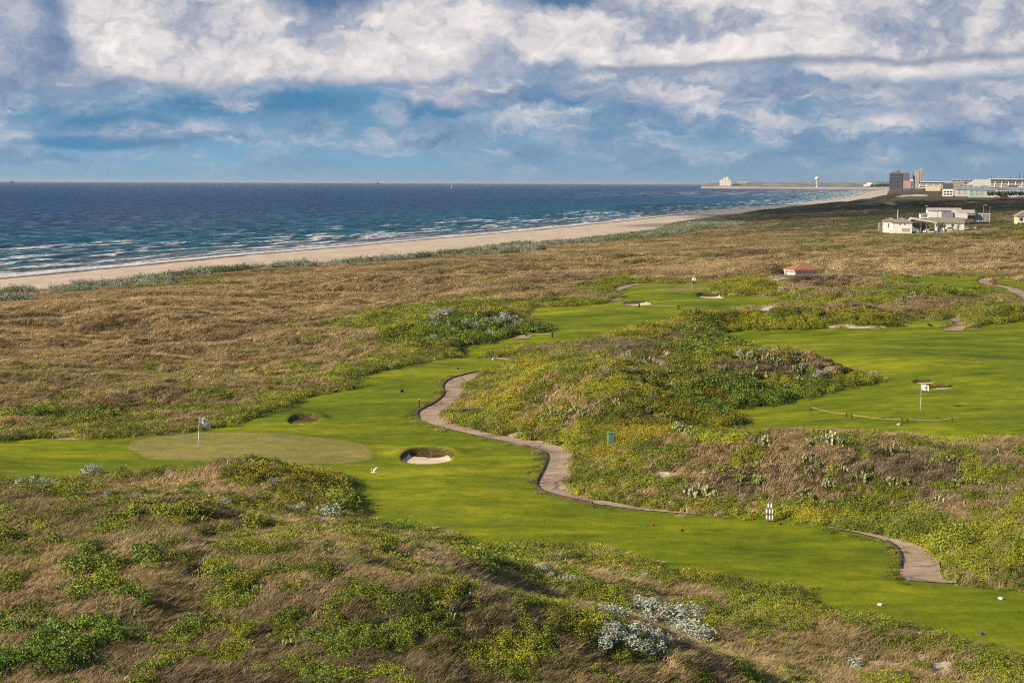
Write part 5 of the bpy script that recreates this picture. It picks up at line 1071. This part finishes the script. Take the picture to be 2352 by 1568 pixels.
# poles and lamps
def pole(p, h_, r, label, lamp=0, m=None, dbl=False):
    e = empty('utility_pole' if not lamp else 'street_lamp', p, 0, label, 'pole' if not lamp else 'street lamp', 'poles around the beach houses'); MB().tube((0, 0, -.5), (0, 0, h_), r, r * .8).build('pole', m or MPOLE, e)
    if lamp: MB().path([(0, 0, h_ - .2), (lamp, 0, h_ + .1)], .06).build('arm', MPOLE, e); MB().box((lamp * 1.2, 0, h_ + .05), (.6, .3, .2)).build('lamp_head', MWH, e)
    if dbl: MB().tube((.32, .1, -.5), (.32, .1, h_ * .55), r * .8).build('brace_pole', MPOLE, e)
pg_ = lambda px, pz, D: (lambda q: (q[0], q[1], hz(q[0], q[1])))(hobj(px, pz, D))
pole(hz_on(hobj(938, 618, 520)), 7.2, .14, 'tall brown twin pole on the dune in front of the houses', 0, None, True)
pole(hz_on(hobj(20, 530, 560)), 3.4, .1, 'short grey pole on the dune left of the houses'); 
e0 = hobj(300, 250, 575); pole((e0[0], e0[1], e0[2] - 1.2), 3.9, .12, 'white mast rising from the roof of the front house', 0, MTR)
pole(hz_on(hobj(788, 190, 660)), 3.2, .08, 'street lamp left of the rear house', -.5); pole(hz_on(hobj(1692, 185, 660)), 3.4, .1, 'street lamp behind the screened porch', .7)
pole(hz_on(hobj(1795, 188, 655)), 2.9, .08, 'thin pole at the right end of the screened porch'); pole(hz_on(hobj(1547, 150, 655)), 1.4, .07, 'short pole above the roof of the rear house')
for i, (u_, v_, h_) in enumerate([(2163, 700, 0), ]): pass
# palms
MTK = plain('palm trunk', (.24, .17, .11), .95, .1, .3, 3, bump=.6); MFR = leaf_mat('palm fronds', (.10, .115, .035), .35, .7, False)
def palm(p, h_, lean, seed, label):
    r = np.random.default_rng(seed); e = empty('palm_tree', p, 0, label, 'palm tree', 'palms before the white houses')
    MB().path([(0, 0, -.3), (lean * .4, 0, h_ * .5), (lean, 0, h_)], [.26, .2, .17], 8).build('trunk', MTK, e, True)
    T = []
    for i in range(26):
        a = r.uniform(0, 6.28); el_ = r.uniform(-.9, 1.1); Lf = r.uniform(.8, 1.15); c = np.array([lean, 0, h_]); d = np.array([math.cos(a) * math.cos(el_), math.sin(a) * math.cos(el_), math.sin(el_)])
        tip = c + d * Lf + np.array([0, 0, -.25]); side = np.cross(d, [0, 0, 1]); side /= np.linalg.norm(side) + 1e-6
        for j in range(7):
            t = .35 + .1 * j; b0 = c + (tip - c) * t; sp = (1 - t) * .6 + .1
            for s in (-1, 1): T += [b0, b0 + (tip - c) * .08, b0 + side * s * sp * .8 + d * .18 + np.array([0, 0, -.1])]
        T += [c, c + side * .05, tip]
    o = link('crown', tri_mesh('crown', T, [MFR]), e)
for i, (px, pz, top, ln, lb) in enumerate([(672, 495, 330, .25, 'palm with a thick leaning trunk before the carport'), (765, 500, 345, .2, 'second palm right of the thick leaning one'), (1018, 480, 340, 0, 'slim palm beside the tall twin pole'), (1062, 485, 358, 0, 'slim palm second to the right of the twin pole'), (1188, 470, 345, .05, 'palm before the middle of the long white wall'), (1282, 470, 375, 0, 'blue-green palm at the right of the long white wall')]):
    palm(hz_on(hobj(px, pz, 565)), (pz - top) * .0204, ln, 300 + i, lb)
# beach fence posts and stakes on the plain
# terracotta shelter
gp = at_house(1840, 322, 634); e = empty('tiled_shelter', gp, .25, 'small white shelter with a terracotta hipped roof behind a mound', 'shelter')
MB().box((0, 0, 0.4), (3.9, 3.9, 2.2)).build('wall', MW, e); MB().box((0, 0, 1.16), (5.0, 5.0, .30)).build('fascia', MTR, e); MB().hip(-2.5, 2.5, -2.5, 2.5, 1.32, 1.05, .08, 'x').build('roof', MTILE, e)
for x in (-2.2, 2.2):
    for y in (-2.2, 2.2): MB().box((x, y, .3), (.35, .35, 1.8)).build('post', MTR, e)
# ------------------------------------------------------------------ the town on the horizon
def tz(u, v, D, name, label, cat='building', rz=None, group=None):
    p = at_house(u, D, v); return empty(name, p, facing(p) if rz is None else facing(p) + rz, label, cat, group), D / F
def grid_windows(e, x0, x1, z0, z1, nx, nz, y, m, fw_=.5, fh=.5, name='window'):
    for j in range(nz):
        b = MB()
        for i in range(nx): b.box((x0 + (i + .5) * (x1 - x0) / nx, y, z0 + (j + .5) * (z1 - z0) / nz), ((x1 - x0) / nx * fw_, .3, (z1 - z0) / nz * fh))
        b.build(name, m, e)
MDH = siding('dark hotel cladding', (.10, .105, .125), 3.2); MDH2 = siding('dark hotel side', (.155, .135, .145), 3.2); MPK = siding('pink stucco', (.46, .30, .29), 4.); MCT = siding('pale concrete tower', (.42, .36, .335), 3.); MCD = plain('white condominium stucco', (.78, .74, .66), .8, .1, .1, .3); MCR = plain('cream stucco', (.68, .56, .38), .8, .1, .1, .3)
MBR = plain('blue metal roof', (.21, .28, .35), .6, .3, .1, .3); MGH = plain('grey glass roof', (.42, .46, .47), .5, .3, .06, .2); MBW = siding('pale house siding', (.55, .56, .55), .5); MRR = plain('dark red roof', (.20, .07, .06), .8, .1, .2, .3)
e, k = tz(2064, 430, 4000, 'dark_hotel', 'dark grey hotel block with stepped roof, tallest but one on the horizon')
MB().box((-7, 12, 12), (29, 24, 33 if 0 else 41)).build('front_wing', MDH, e); MB().box((16, 16, 12.5), (17, 30, 42)).build('side_wing', MDH2, e); MB().box((-1, 14, 35), (9, 9, 7)).build('lift_tower', MDH2, e); MB().box((-13, 12, 33.8), (9, 12, 2.6)).build('roof_block', MDH2, e)
grid_windows(e, -20, 6, -2, 31, 7, 10, -.1, MGL, .62, .42)
e, k = tz(2087, 429, 3900, 'pink_block', 'small pink block with balconies at the foot of the dark hotel'); MB().box((-3, 8, 5), (18, 16, 17.5)).build('wall', MPK, e); MB().box((8, 9, 6), (4.5, 14, 18)).build('balcony_stack', MTR, e); grid_windows(e, 6, 10, -1, 13, 1, 4, 1.8, MGL, .8, .4); MB().box((6, 8, 15.0), (5, 5, 3)).build('roof_box', MTR, e)
e, k = tz(2108, 429, 4000, 'concrete_tower', 'tall pale pink apartment tower, highest building on the horizon'); MB().box((0, 11, 17), (21, 22, 43)).build('wall', MCT, e); MB().box((-11.2, 10, 17), (1.6, 18, 41)).build('balcony_edge', MDH, e); MB().box((6, 11, 40), (5, 5, 4)).build('roof_house', MCT, e)
grid_windows(e, 1.5, 5, -1, 36, 1, 11, -.1, MGL, .5, .45); grid_windows(e, 7, 10, -1, 36, 1, 11, -.1, MGL, .6, .45)
e, k = tz(2030, 428, 4600, 'shore_trees', 'low dark trees between the beach bend and the dark hotel', 'trees'); 
bb = MB(); r_ = np.random.default_rng(5)
for i in range(120):
    x = r_.uniform(-34, 34); z = r_.uniform(1, 6) * (1 - abs(x) / 60); bb.lathe([(.3, -2.2), (2.4, -1), (2.8, .4), (1.3, 1.9), (.2, 2.4)], 6, (x, r_.uniform(0, 10), z))
bb.build('foliage', plain('far dark foliage', (.05, .07, .045), .9, .1, .4, .4), e)
e, k = tz(1996, 427, 5200, 'shore_houses', 'far white low building at the bend of the beach'); MB().box((0, 5, 4), (16, 8, 9)).build('wall', MCD, e); MB().box((-12, 5, 2), (9, 7, 6)).build('annex', MCD, e); MB().box((32, 6, 3), (34, 8, 5)).build('long_wall', MCD, e); MB().box((0, 5, 9), (12, 6, 2)).build('roof_block', MCD, e)
def condo(u0_, u1_, v0_, D, nb_, floors, label, slope=1.0):
    um = (u0_ + u1_) / 2; e, k = tz(um, v0_, D, 'terraced_condominiums', label, 'apartment building', None, 'white terraced apartment buildings'); Wd = (u1_ - u0_) * k; bw = Wd / nb_; fh = 3.1
    MB().box((0, 14, floors * fh / 2 - .4), (Wd, 12, floors * fh + 1.5)).build('rear_block', MDKM, e)
    for j in range(floors): MB().box((0, 7.4 + j * .6, j * fh - .1), (Wd, 2.4, 1.15)).build('balcony_front', MCD, e)
    for i in range(nb_ + 1):
        x = -Wd / 2 + i * bw; s = MB(); tp = floors * fh + .9; A = [(x - .6, 4.6, -1.5), (x - .6, 9 , tp), (x - .6, 19, tp), (x - .6, 19, -1.5)]; B = [(x + .6, b, c) for a, b, c in A]
        sk = bw * .28 * slope; A[1] = (A[1][0] + sk, A[1][1], A[1][2]); B[1] = (B[1][0] + sk, B[1][1], B[1][2]); A[2] = (A[2][0] + sk, A[2][1], A[2][2]); B[2] = (B[2][0] + sk, B[2][1], B[2][2])
        s.add(A + B, [(0, 1, 2, 3), (7, 6, 5, 4), (0, 4, 5, 1), (1, 5, 6, 2), (2, 6, 7, 3), (3, 7, 4, 0)]).build('party_wall', MCD, e)
    MB().box((bw * .28 * slope, 13, floors * fh + 1.1), (Wd, 12, .9)).build('roof', MCD, e)
condo(2112, 2250, 431.5, 3100, 9, 3, 'long white terraced apartment row right of the concrete tower')
condo(2270, 2375, 433, 2500, 7, 4, 'white terraced apartment row at the right edge of the horizon', .6)
e, k = tz(2199, 446, 1950, 'pink_hotel', 'broad pink building with a dark stair opening among the far houses'); MB().box((-3.5, 8, 5.5), (21, 14, 13.5)).build('wall', MPK, e); MB().box((11, 9, 3), (13, 12, 8.5)).build('low_wing', MPK, e); MB().box((-3.5, 8, 12.4), (21.6, 14.6, .5)).build('parapet', MTR, e)
for z in (4.6, 9.3): MB().box((6.4 - 2.2, .9, z), (2.0, .3, 2.3)).build('opening', MGL, e)
for x in (-8.5, -7.2, -6, -4.9): MB().box((x, .9, 9.0), (.7, .3, 1.1)).build('window', MGL, e)
MB().box((-.6, .95, 8.8), (3.2, .2, .5)).build('sign_panel', MDKM, e)
e, k = tz(2246, 434, 2300, 'glass_roof_hall', 'pale building with a big sloping grey glass roof on the horizon'); MB().box((5, 9, 2.5), (23, 16, 7)).build('wall', MCR, e)
s = MB(); s.add([(-16, 1, 5.9), (17, 1, 5.9), (17, 18, 5.9), (-16, 18, 5.9), (-4, 6, 12.8), (16, 6, 12.8), (16, 14, 12.8), (-4, 14, 12.8)], [(0, 1, 5, 4), (1, 2, 6, 5), (2, 3, 7, 6), (3, 0, 4, 7), (4, 5, 6, 7), (3, 2, 1, 0)]).build('roof', MGH, e)
e, k = tz(2143, 437, 2400, 'cream_block', 'small cream flat-roofed building before the white terraces'); MB().box((0, 4, 2), (20, 8, 6)).build('wall', MCR, e); MB().box((0, 4, 5.2), (20.6, 8.6, .4)).build('roof', MTR, e); MB().box((16, 5, 2), (8, 6, 6)).build('annex', MCD, e)
e, k = tz(2177, 447, 1900, 'grey_block', 'grey flat-roofed block with white balconies left of the pink building'); MB().box((0, 5, 9), (11.5, 8, 7)).build('upper_wall', MDH, e); MB().box((0, 4.5, 2), (11.5, 8, 8)).build('lower_wall', MTR, e); grid_windows(e, -5, 5, -1, 4.5, 3, 2, .35, MGL, .7, .5)
def fhouse(u_, v_, D, w_, d_, h_, rh, wm, rm, label, ridge='x', hipd=True, nw=3):
    e, k = tz(u_, v_, D, 'far_house', label, 'house', 0.1, 'houses along the far dunes'); MB().box((0, d_ / 2, h_ / 2 - 1), (w_, d_, h_ + 2)).build('wall', wm, e); MB().hip(-w_ / 2, w_ / 2, 0, d_, h_, rh, .6, ridge, hipd).build('roof', rm, e)
    for j in range(2):
        for i in range(nw): o = MB().box((-w_ / 2 + (i + .5) * w_ / nw, -.05, h_ * (.28 + .42 * j)), (1.1, .12, 1.3)).build('window', MTR, e); MB().box((-w_ / 2 + (i + .5) * w_ / nw, -.13, h_ * (.28 + .42 * j)), (.8, .08, 1.0)).build('pane', MGL, o)
fhouse(2216, 447, 1720, 17, 10, 5.0, 3.6, MBW, MBR, 'blue-roofed grey house in front of the pink building'); fhouse(2243, 449, 1650, 14, 10, 5.4, 4.0, siding('aqua siding', (.40, .50, .50), .5), MBR, 'aqua house with a peaked blue-grey roof, second along the far dunes', 'y')
fhouse(2268, 449, 1680, 13, 9, 5.0, 3.0, MBW, MBR, 'pale house with blue roof just right of the aqua one'); fhouse(2284, 448, 1760, 9, 8, 4.2, 3.0, MBW, MBR, 'small pale house with blue roof between two larger ones'); fhouse(2303, 449, 1650, 11, 9, 5.8, 2.6, siding('ivory siding', (.62, .56, .48), .5), MBR, 'ivory gabled house with blue roof, tall and narrow', 'y', False)
fhouse(2320, 448, 1690, 13, 9, 5.0, 2.8, MBW, MBR, 'blue-roofed pale house right of the ivory gabled one'); fhouse(2340, 446, 1720, 12, 9, 4.6, 2.6, MBW, MBR, 'light blue roofed house at the right end of the far row', 'x', False); fhouse(2326, 440, 1900, 13, 9, 4.5, 3.2, MBW, MRR, 'house with a dark red roof standing behind the blue-roofed row')
fhouse(2357, 447, 1650, 16, 9, 4.6, 2.6, MBW, MBR, 'pale house with blue roof cut by the right edge'); fhouse(2262, 440, 1950, 15, 9, 4.5, 2.4, MBW, MBR, 'low blue-roofed house behind the aqua one')
def hedge(u0_, u1_, v_, D, h_, label, seed):
    um = (u0_ + u1_) / 2; e, k = tz(um, v_, D, 'tree_belt', label, 'trees'); r = np.random.default_rng(seed); b = MB(); wd = (u1_ - u0_) * k
    for i in range(150):
        x = r.uniform(-wd / 2, wd / 2); s = r.uniform(.5, 1) * h_ * .35; b.lathe([(.2 * s, -s), (.9 * s, -.4 * s), (1.1 * s, .2 * s), (.5 * s, .8 * s), (.1 * s, s)], 6, (x, r.uniform(0, 8), r.uniform(0, h_ * .8)))
    b.build('foliage', bpy.data.materials['far dark foliage'], e)
hedge(2185, 2245, 423, 3300, 7, 'dark belt of trees behind the white terraces', 11); hedge(2285, 2325, 424, 2900, 8, 'dark clump of trees above the right-hand terraces', 12); hedge(2268, 2350, 447.5, 1640, 3.4, 'dark bushes in front of the far blue-roofed houses', 13); hedge(2272, 2350, 438, 2200, 4, 'bushes between the far houses and the white terraces', 14)
r_ = np.random.default_rng(9); mm = [2187, 2192, 2199, 2206, 2213, 2219, 2227, 2233, 2241, 2130, 2140, 2150, 2160, 2170]
for i, u_ in enumerate(mm):
    e, k = tz(u_, 424, 5200, 'harbour_mast', ('white mast standing above the tree belt, one of a row' if i < 9 else 'faint mast above the long terraced row, one of a row'), 'mast', 0, 'white masts above the tree belt' if i < 9 else 'faint masts above the terraces'); hh = (20, 16, 18, 14, 15, 13, 19, 15, 21)[i] if i < 9 else 12
    MB().tube((0, 0, -6), (0, 0, hh), .8 if i < 9 else .5, .35).build('pole', MWH if i < 9 else MGY, e); MB().box((0, 0, hh * .75), (3, .3, .3)).build('crossarm', MWH if i < 9 else MGY, e)
for u_, h_, lb in [(2321, 24, 'thin dark mast left of the tall one at the right'), (2333, 20, 'pale thin mast between two dark ones'), (2341, 30, 'tallest dark mast on the right horizon'), (2351, 26, 'dark mast at the right edge of the horizon'), (2276, 22, 'lone thin mast above the glass roof')]:
    e, k = tz(u_, 425, 3600, 'transmission_mast', lb, 'mast', 0); MB().tube((0, 0, -8), (0, 0, h_ * .9), .9, .4).build('pole', MDKM, e); MB().box((0, 0, h_ * .6), (4, .4, .4)).build('crossarm', MDKM, e)
# headland across the bay, with its buildings ----------
hl = MB(); D = 9200.; us = np.linspace(1610, 2075, 120)
for i, u_ in enumerate(us):
    t = (u_ - 1610) / 465; top = 26.2 + 7.5 * sst(0, .15, t) + 3.0 * vnoise(np.array([i * .21]), np.array([3.]), 5)[0] + 8 * sst(.75, 1, t)
    d = ray(u_, 430.); d = d / d[1]; x = float(d[0]); hl.v += [(x * D, D, -.5), (x * (D + 60), D + 60, 9.), (x * (D + 260), D + 260, float(top)), (x * (D + 1200), D + 1200, float(top)), (x * (D + 1500), D + 1500, -1.)]
for i in range(len(us) - 1):
    for j in range(4): hl.f.append((i * 5 + j, (i + 1) * 5 + j, (i + 1) * 5 + j + 1, i * 5 + j + 1)); hl.mi.append(0 if j == 0 else 1)
tag(hl.build('headland_hills', [plain('far sand', (.52, .42, .34), .9, .1, .2, .002), plain('far scrub', (.22, .23, .21), .95, .1, .35, .01)]), kind='structure')  # scrub tone paled: distance haze is mixed into the colour
e, k = tz(1666, 423.5, 9300, 'white_resort', 'white stepped resort building on the far headland'); [MB().box((x, 20, z / 2 - 6), (w_, 30, z + 12)).build('wing', MCD, e) for x, w_, z in ((-22, 18, 24), (-6, 16, 34), (8, 16, 40), (22, 14, 24))]; MB().box((30, 20, 4), (16, 24, 14)).build('annex', MCD, e)
e, k = tz(1705, 423, 9400, 'headland_building', 'low pinkish building on the headland right of the resort'); MB().box((0, 10, 5), (52, 20, 14)).build('wall', MPK, e); MB().box((0, 10, 13), (54, 22, 2)).build('roof', MTR, e)
e, k = tz(1877, 421, 9000, 'water_tower', 'white water tower with a bulbous tank on the headland'); MB().lathe([(5, -20), (4.2, 14), (5.5, 17), (11, 20), (13, 25), (11.5, 30), (6, 33.5), (1, 34.5)], 16).build('tank', MCD, e, True); MB().lathe([(6.5, -20), (6.5, -16), (5.1, -14)], 12).build('base', MCD, e)
# ------------------------------------------------------------------ silvery shrubs and prickly pears, every one its own object
MSIL = leaf_mat('silver leaves', (.44, .47, .37), .3, .7, False); MSTEM = plain('shrub stems', (.2, .17, .13), .9); MCAC = leaf_mat('cactus pads', (.30, .34, .13), .35, .6, False, .3); MCAC2 = leaf_mat('pale cactus pads', (.44, .44, .24), .3, .6, False, .3)
def silver_mesh(seed):
    r = np.random.default_rng(seed); T = []; L = [(r.uniform(-.34, .34), r.uniform(-.34, .34), r.uniform(.18, .28), r.uniform(.4, .8)) for _ in range(9)]
    for i in range(620):
        lx, ly, lr, lh = L[r.integers(9)]; d = r.normal(size=3); d[2] = abs(d[2]); d /= np.linalg.norm(d); k = r.uniform(.75, 1.08); c = np.array([lx + d[0] * lr * k, ly + d[1] * lr * k, d[2] * lh * k])
        a, b = quad_leaf(c, d * .6 + r.normal(size=3) * .6, .095 * r.uniform(.7, 1.3), .5, r); T += a + b
    return tri_mesh('silvery_shrub', T, [MSIL])
SM = [silver_mesh(700 + i) for i in range(5)]
def stem_mesh(seed):
    r = np.random.default_rng(seed); b = MB()
    for i in range(7): a = r.uniform(0, 6.28); b.tube((0, 0, -.05), (.3 * math.cos(a), .3 * math.sin(a), .45), .02, .008, 4)
    me = bpy.data.meshes.new('stems'); me.from_pydata(b.v, [], b.f); me.materials.append(MSTEM); return me
STM = [stem_mesh(i) for i in range(2)]
def cactus_mesh(seed, m, tall=1.0):
    r = np.random.default_rng(seed); b = MB()
    def pad(c, n_, upv, s):
        n_ = n_ / np.linalg.norm(n_); upv = upv / np.linalg.norm(upv); sd_ = np.cross(upv, n_); K_ = 9; ring = []
        for side in (-1, 1):
            ring += [c + sd_ * math.cos(6.283 * i / K_) * s * .42 + upv * (math.sin(6.283 * i / K_) * s * .5 + s * .5) + n_ * side * s * .07 * 0.6 for i in range(K_)]
        ring += [c + upv * s * .5 - n_ * s * .09, c + upv * s * .5 + n_ * s * .09]
        b.add(ring, [(i, K_ + i, K_ + (i + 1) % K_, (i + 1) % K_) for i in range(K_)] + [(2 * K_, (i + 1) % K_, i) for i in range(K_)] + [(2 * K_ + 1, K_ + i, K_ + (i + 1) % K_) for i in range(K_)])
        return c + upv * s
    for i in range(16):
        a = r.uniform(0, 6.28); q = r.uniform(0, .8); c = np.array([q * math.cos(a), q * .7 * math.sin(a), -.04]); upv = np.array([r.normal() * .3, r.normal() * .3, 1.]); nrm = np.cross(upv, [math.cos(a + r.normal()), math.sin(a + r.normal()), 0]); s = r.uniform(.26, .36)
        tip = pad(c, nrm, upv, s)
        for k in range(r.integers(1, 3)):
            up2 = upv / np.linalg.norm(upv) + np.array([r.normal() * .5, r.normal() * .5, .2]); n2 = np.cross(up2, r.normal(size=3)); tip2 = pad(tip, n2, up2, s * .9)
            if r.uniform() < .5 * tall: up3 = up2 + r.normal(size=3) * .4 + [0, 0, .3]; pad(tip2, np.cross(up3, r.normal(size=3)), up3, s * .75)
    me = bpy.data.meshes.new('prickly_pear'); me.from_pydata(b.v, [], b.f); me.materials.append(m); me.polygons.foreach_set('use_smooth', np.ones(len(me.polygons), bool)); return me
CMs = [cactus_mesh(800 + i, MCAC) for i in range(4)] + [cactus_mesh(820 + i, MCAC2, .4) for i in range(2)]
ORD = ['first', 'second', 'third', 'fourth', 'fifth', 'sixth', 'seventh', 'eighth', 'ninth', 'tenth', 'eleventh', 'twelfth', 'thirteenth', 'fourteenth', 'fifteenth', 'sixteenth', 'seventeenth', 'eighteenth', 'nineteenth', 'twentieth', 'twenty-first', 'twenty-second', 'twenty-third', 'twenty-fourth']
pr = np.random.default_rng(77)
def plants(L, kind, where, group, meshes, szm, hk):
    L = sorted(L)
    for i, t in enumerate(L):
        u_, v_ = t[0], t[1]; g = PGROUND[(u_, v_)]; D = g[1]; rpx = (t[2] if len(t) > 2 else 11); wd = (2.9 if kind[0] == 's' else 2.35) * rpx * D / F * szm
        me = meshes[int(pr.integers(len(meshes)))]; o = link(kind, me); o.location = (g[0], g[1], g[2] + .02); o.rotation_euler = (0, 0, pr.uniform(0, 6.28)); hs = wd * hk * pr.uniform(.85, 1.2); o.scale = (wd, wd, hs)
        tag(o, f'{ORD[i]} {"silvery shrub" if kind[0]=="s" else "prickly pear"} from the left {where}', 'shrub' if kind[0] == 's' else 'cactus', group)
        if kind[0] == 's' and rpx > 16: s2 = link('stems', STM[i % 2], o)
SZ = 'silvery_shrub'; CZ = 'prickly_pear'
for kd, L_, wh_, gp_, bg_ in PLSETS: plants(L_, SZ if kd == 's' else CZ, wh_, gp_, SM if kd == 's' else CMs, (1.0 if kd == 's' else .52) * bg_, .60 if kd == 's' else 1.15)
# stakes and rocks on the lawns
MRK = plain('pale rock', (.50, .42, .34), .9, .1, .2, 3, bump=.5)
for i, (u_, v_, s_, lb) in enumerate([(2237, 747, .5, 'pale boulder on the bank right of the upper path'), (2065, 976, .35, 'small pale rock on the grass below the middle rope span'), (1325, 1062, .3, 'short pale kerb stone at the right edge of the cart path')]):
    g = ground(u_, v_); r = np.random.default_rng(i); b = MB(); b.lathe([(.15, -.2), (.5, 0), (.6, .15), (.42, .38), (.1, .46)], 9); b.v = [(x * (1 + r.normal() * .12), y * (1 + r.normal() * .12), z * (1 + r.normal() * .1)) for x, y, z in b.v]
    o = b.build('boulder', MRK, None, True); o.location = g; o.scale = (s_,) * 3; tag(o, lb, 'rock')
for i, (u_, v_, h_, ln, lb) in enumerate([(1699, 1062 + 78, .9, .0, 'thin pale stake in the scrub left of the bottle stand'), (1833, 1185 - 20, .8, .25, 'leaning thin stick among dry grass above the near tee')]):
    g = ground(u_, v_); e = MB(); e.tube((0, 0, -.1), (ln, 0, h_), .025, .02); e.box((ln, 0, h_), (.05, .05, .06)); o = e.build('stake', MPOLE); o.location = g; tag(o, lb, 'stake')
# clouds standing over the land behind the frame's upper edge: they shade the far dunes
def cloud(cx_, cy_, cz_, sx, sy, sz_, seed):
    r = np.random.default_rng(seed); nu_, nv2 = 64, 28; vs = []
    for j in range(nv2 + 1):
        ph = math.pi * j / nv2
        for i in range(nu_):
            a = 2 * math.pi * i / nu_; d = np.array([math.sin(ph) * math.cos(a), math.sin(ph) * math.sin(a), math.cos(ph)])
            k = 1 + .45 * (float(fbm(np.array([d[0] * 3 + 9 + seed]), np.array([d[1] * 3 + d[2] * 2 + 4]), 1., 4, 200 + seed)[0]) - .5) * 2
            z = d[2] * sz_ * k; z = max(z, -.35 * sz_); vs.append((cx_ + d[0] * sx * k, cy_ + d[1] * sy * k, cz_ + z))
    fs = [(j * nu_ + i, j * nu_ + (i + 1) % nu_, (j + 1) * nu_ + (i + 1) % nu_, (j + 1) * nu_ + i) for j in range(nv2) for i in range(nu_)]
    return vs, fs
cl = MB(); 
sh_h = 620.; off_ = sh_h / math.tan(SUN_EL); ox, oy = math.sin(SUN_AZ) * off_, math.cos(SUN_AZ) * off_
for (tx, ty, sx, sy, sd_) in [(400, 1200, 260, 300, 1), (245, 1750, 90, 520, 2), (520, 1130, 250, 240, 3)]: v_, f_ = cloud(tx + ox, ty + oy, sh_h, sx, sy, 90, sd_); cl.add(v_, f_)
MCL, n_, b_ = mat('cloud white'); b_.inputs['Base Color'].default_value = (.8, .8, .8, 1); tr_ = n_.new('ShaderNodeBsdfTransparent'); mx_ = n_.new('ShaderNodeMixShader'); mx_.inputs[0].default_value = .36
n_.l.new(tr_.outputs[0], mx_.inputs[1]); n_.l.new(b_.outputs[0], mx_.inputs[2]); n_.l.new(mx_.outputs[0], n_.n['Material Output'].inputs['Surface'])
o = cl.build('clouds', MCL, None, True); tag(o, kind='stuff')
print('all', round(_t.time() - T0, 1))

# ------------------------------------------------------------------ air
hb = MB(); hb.box((6000, 20500, 26), (64000, 44000, 66)); hz_o = hb.build('haze', bpy.data.materials.new('air')); tag(hz_o, kind='stuff')
am = hz_o.data.materials[0]; am.use_nodes = True; am.node_tree.nodes.clear(); pv = am.node_tree.nodes.new('ShaderNodeVolumePrincipled'); pv.inputs['Density'].default_value = 2.1e-5; pv.inputs['Color'].default_value = (.80, .88, 1, 1); pv.inputs['Anisotropy'].default_value = .2
mo = am.node_tree.nodes.new('ShaderNodeOutputMaterial'); am.node_tree.links.new(pv.outputs[0], mo.inputs['Volume'])
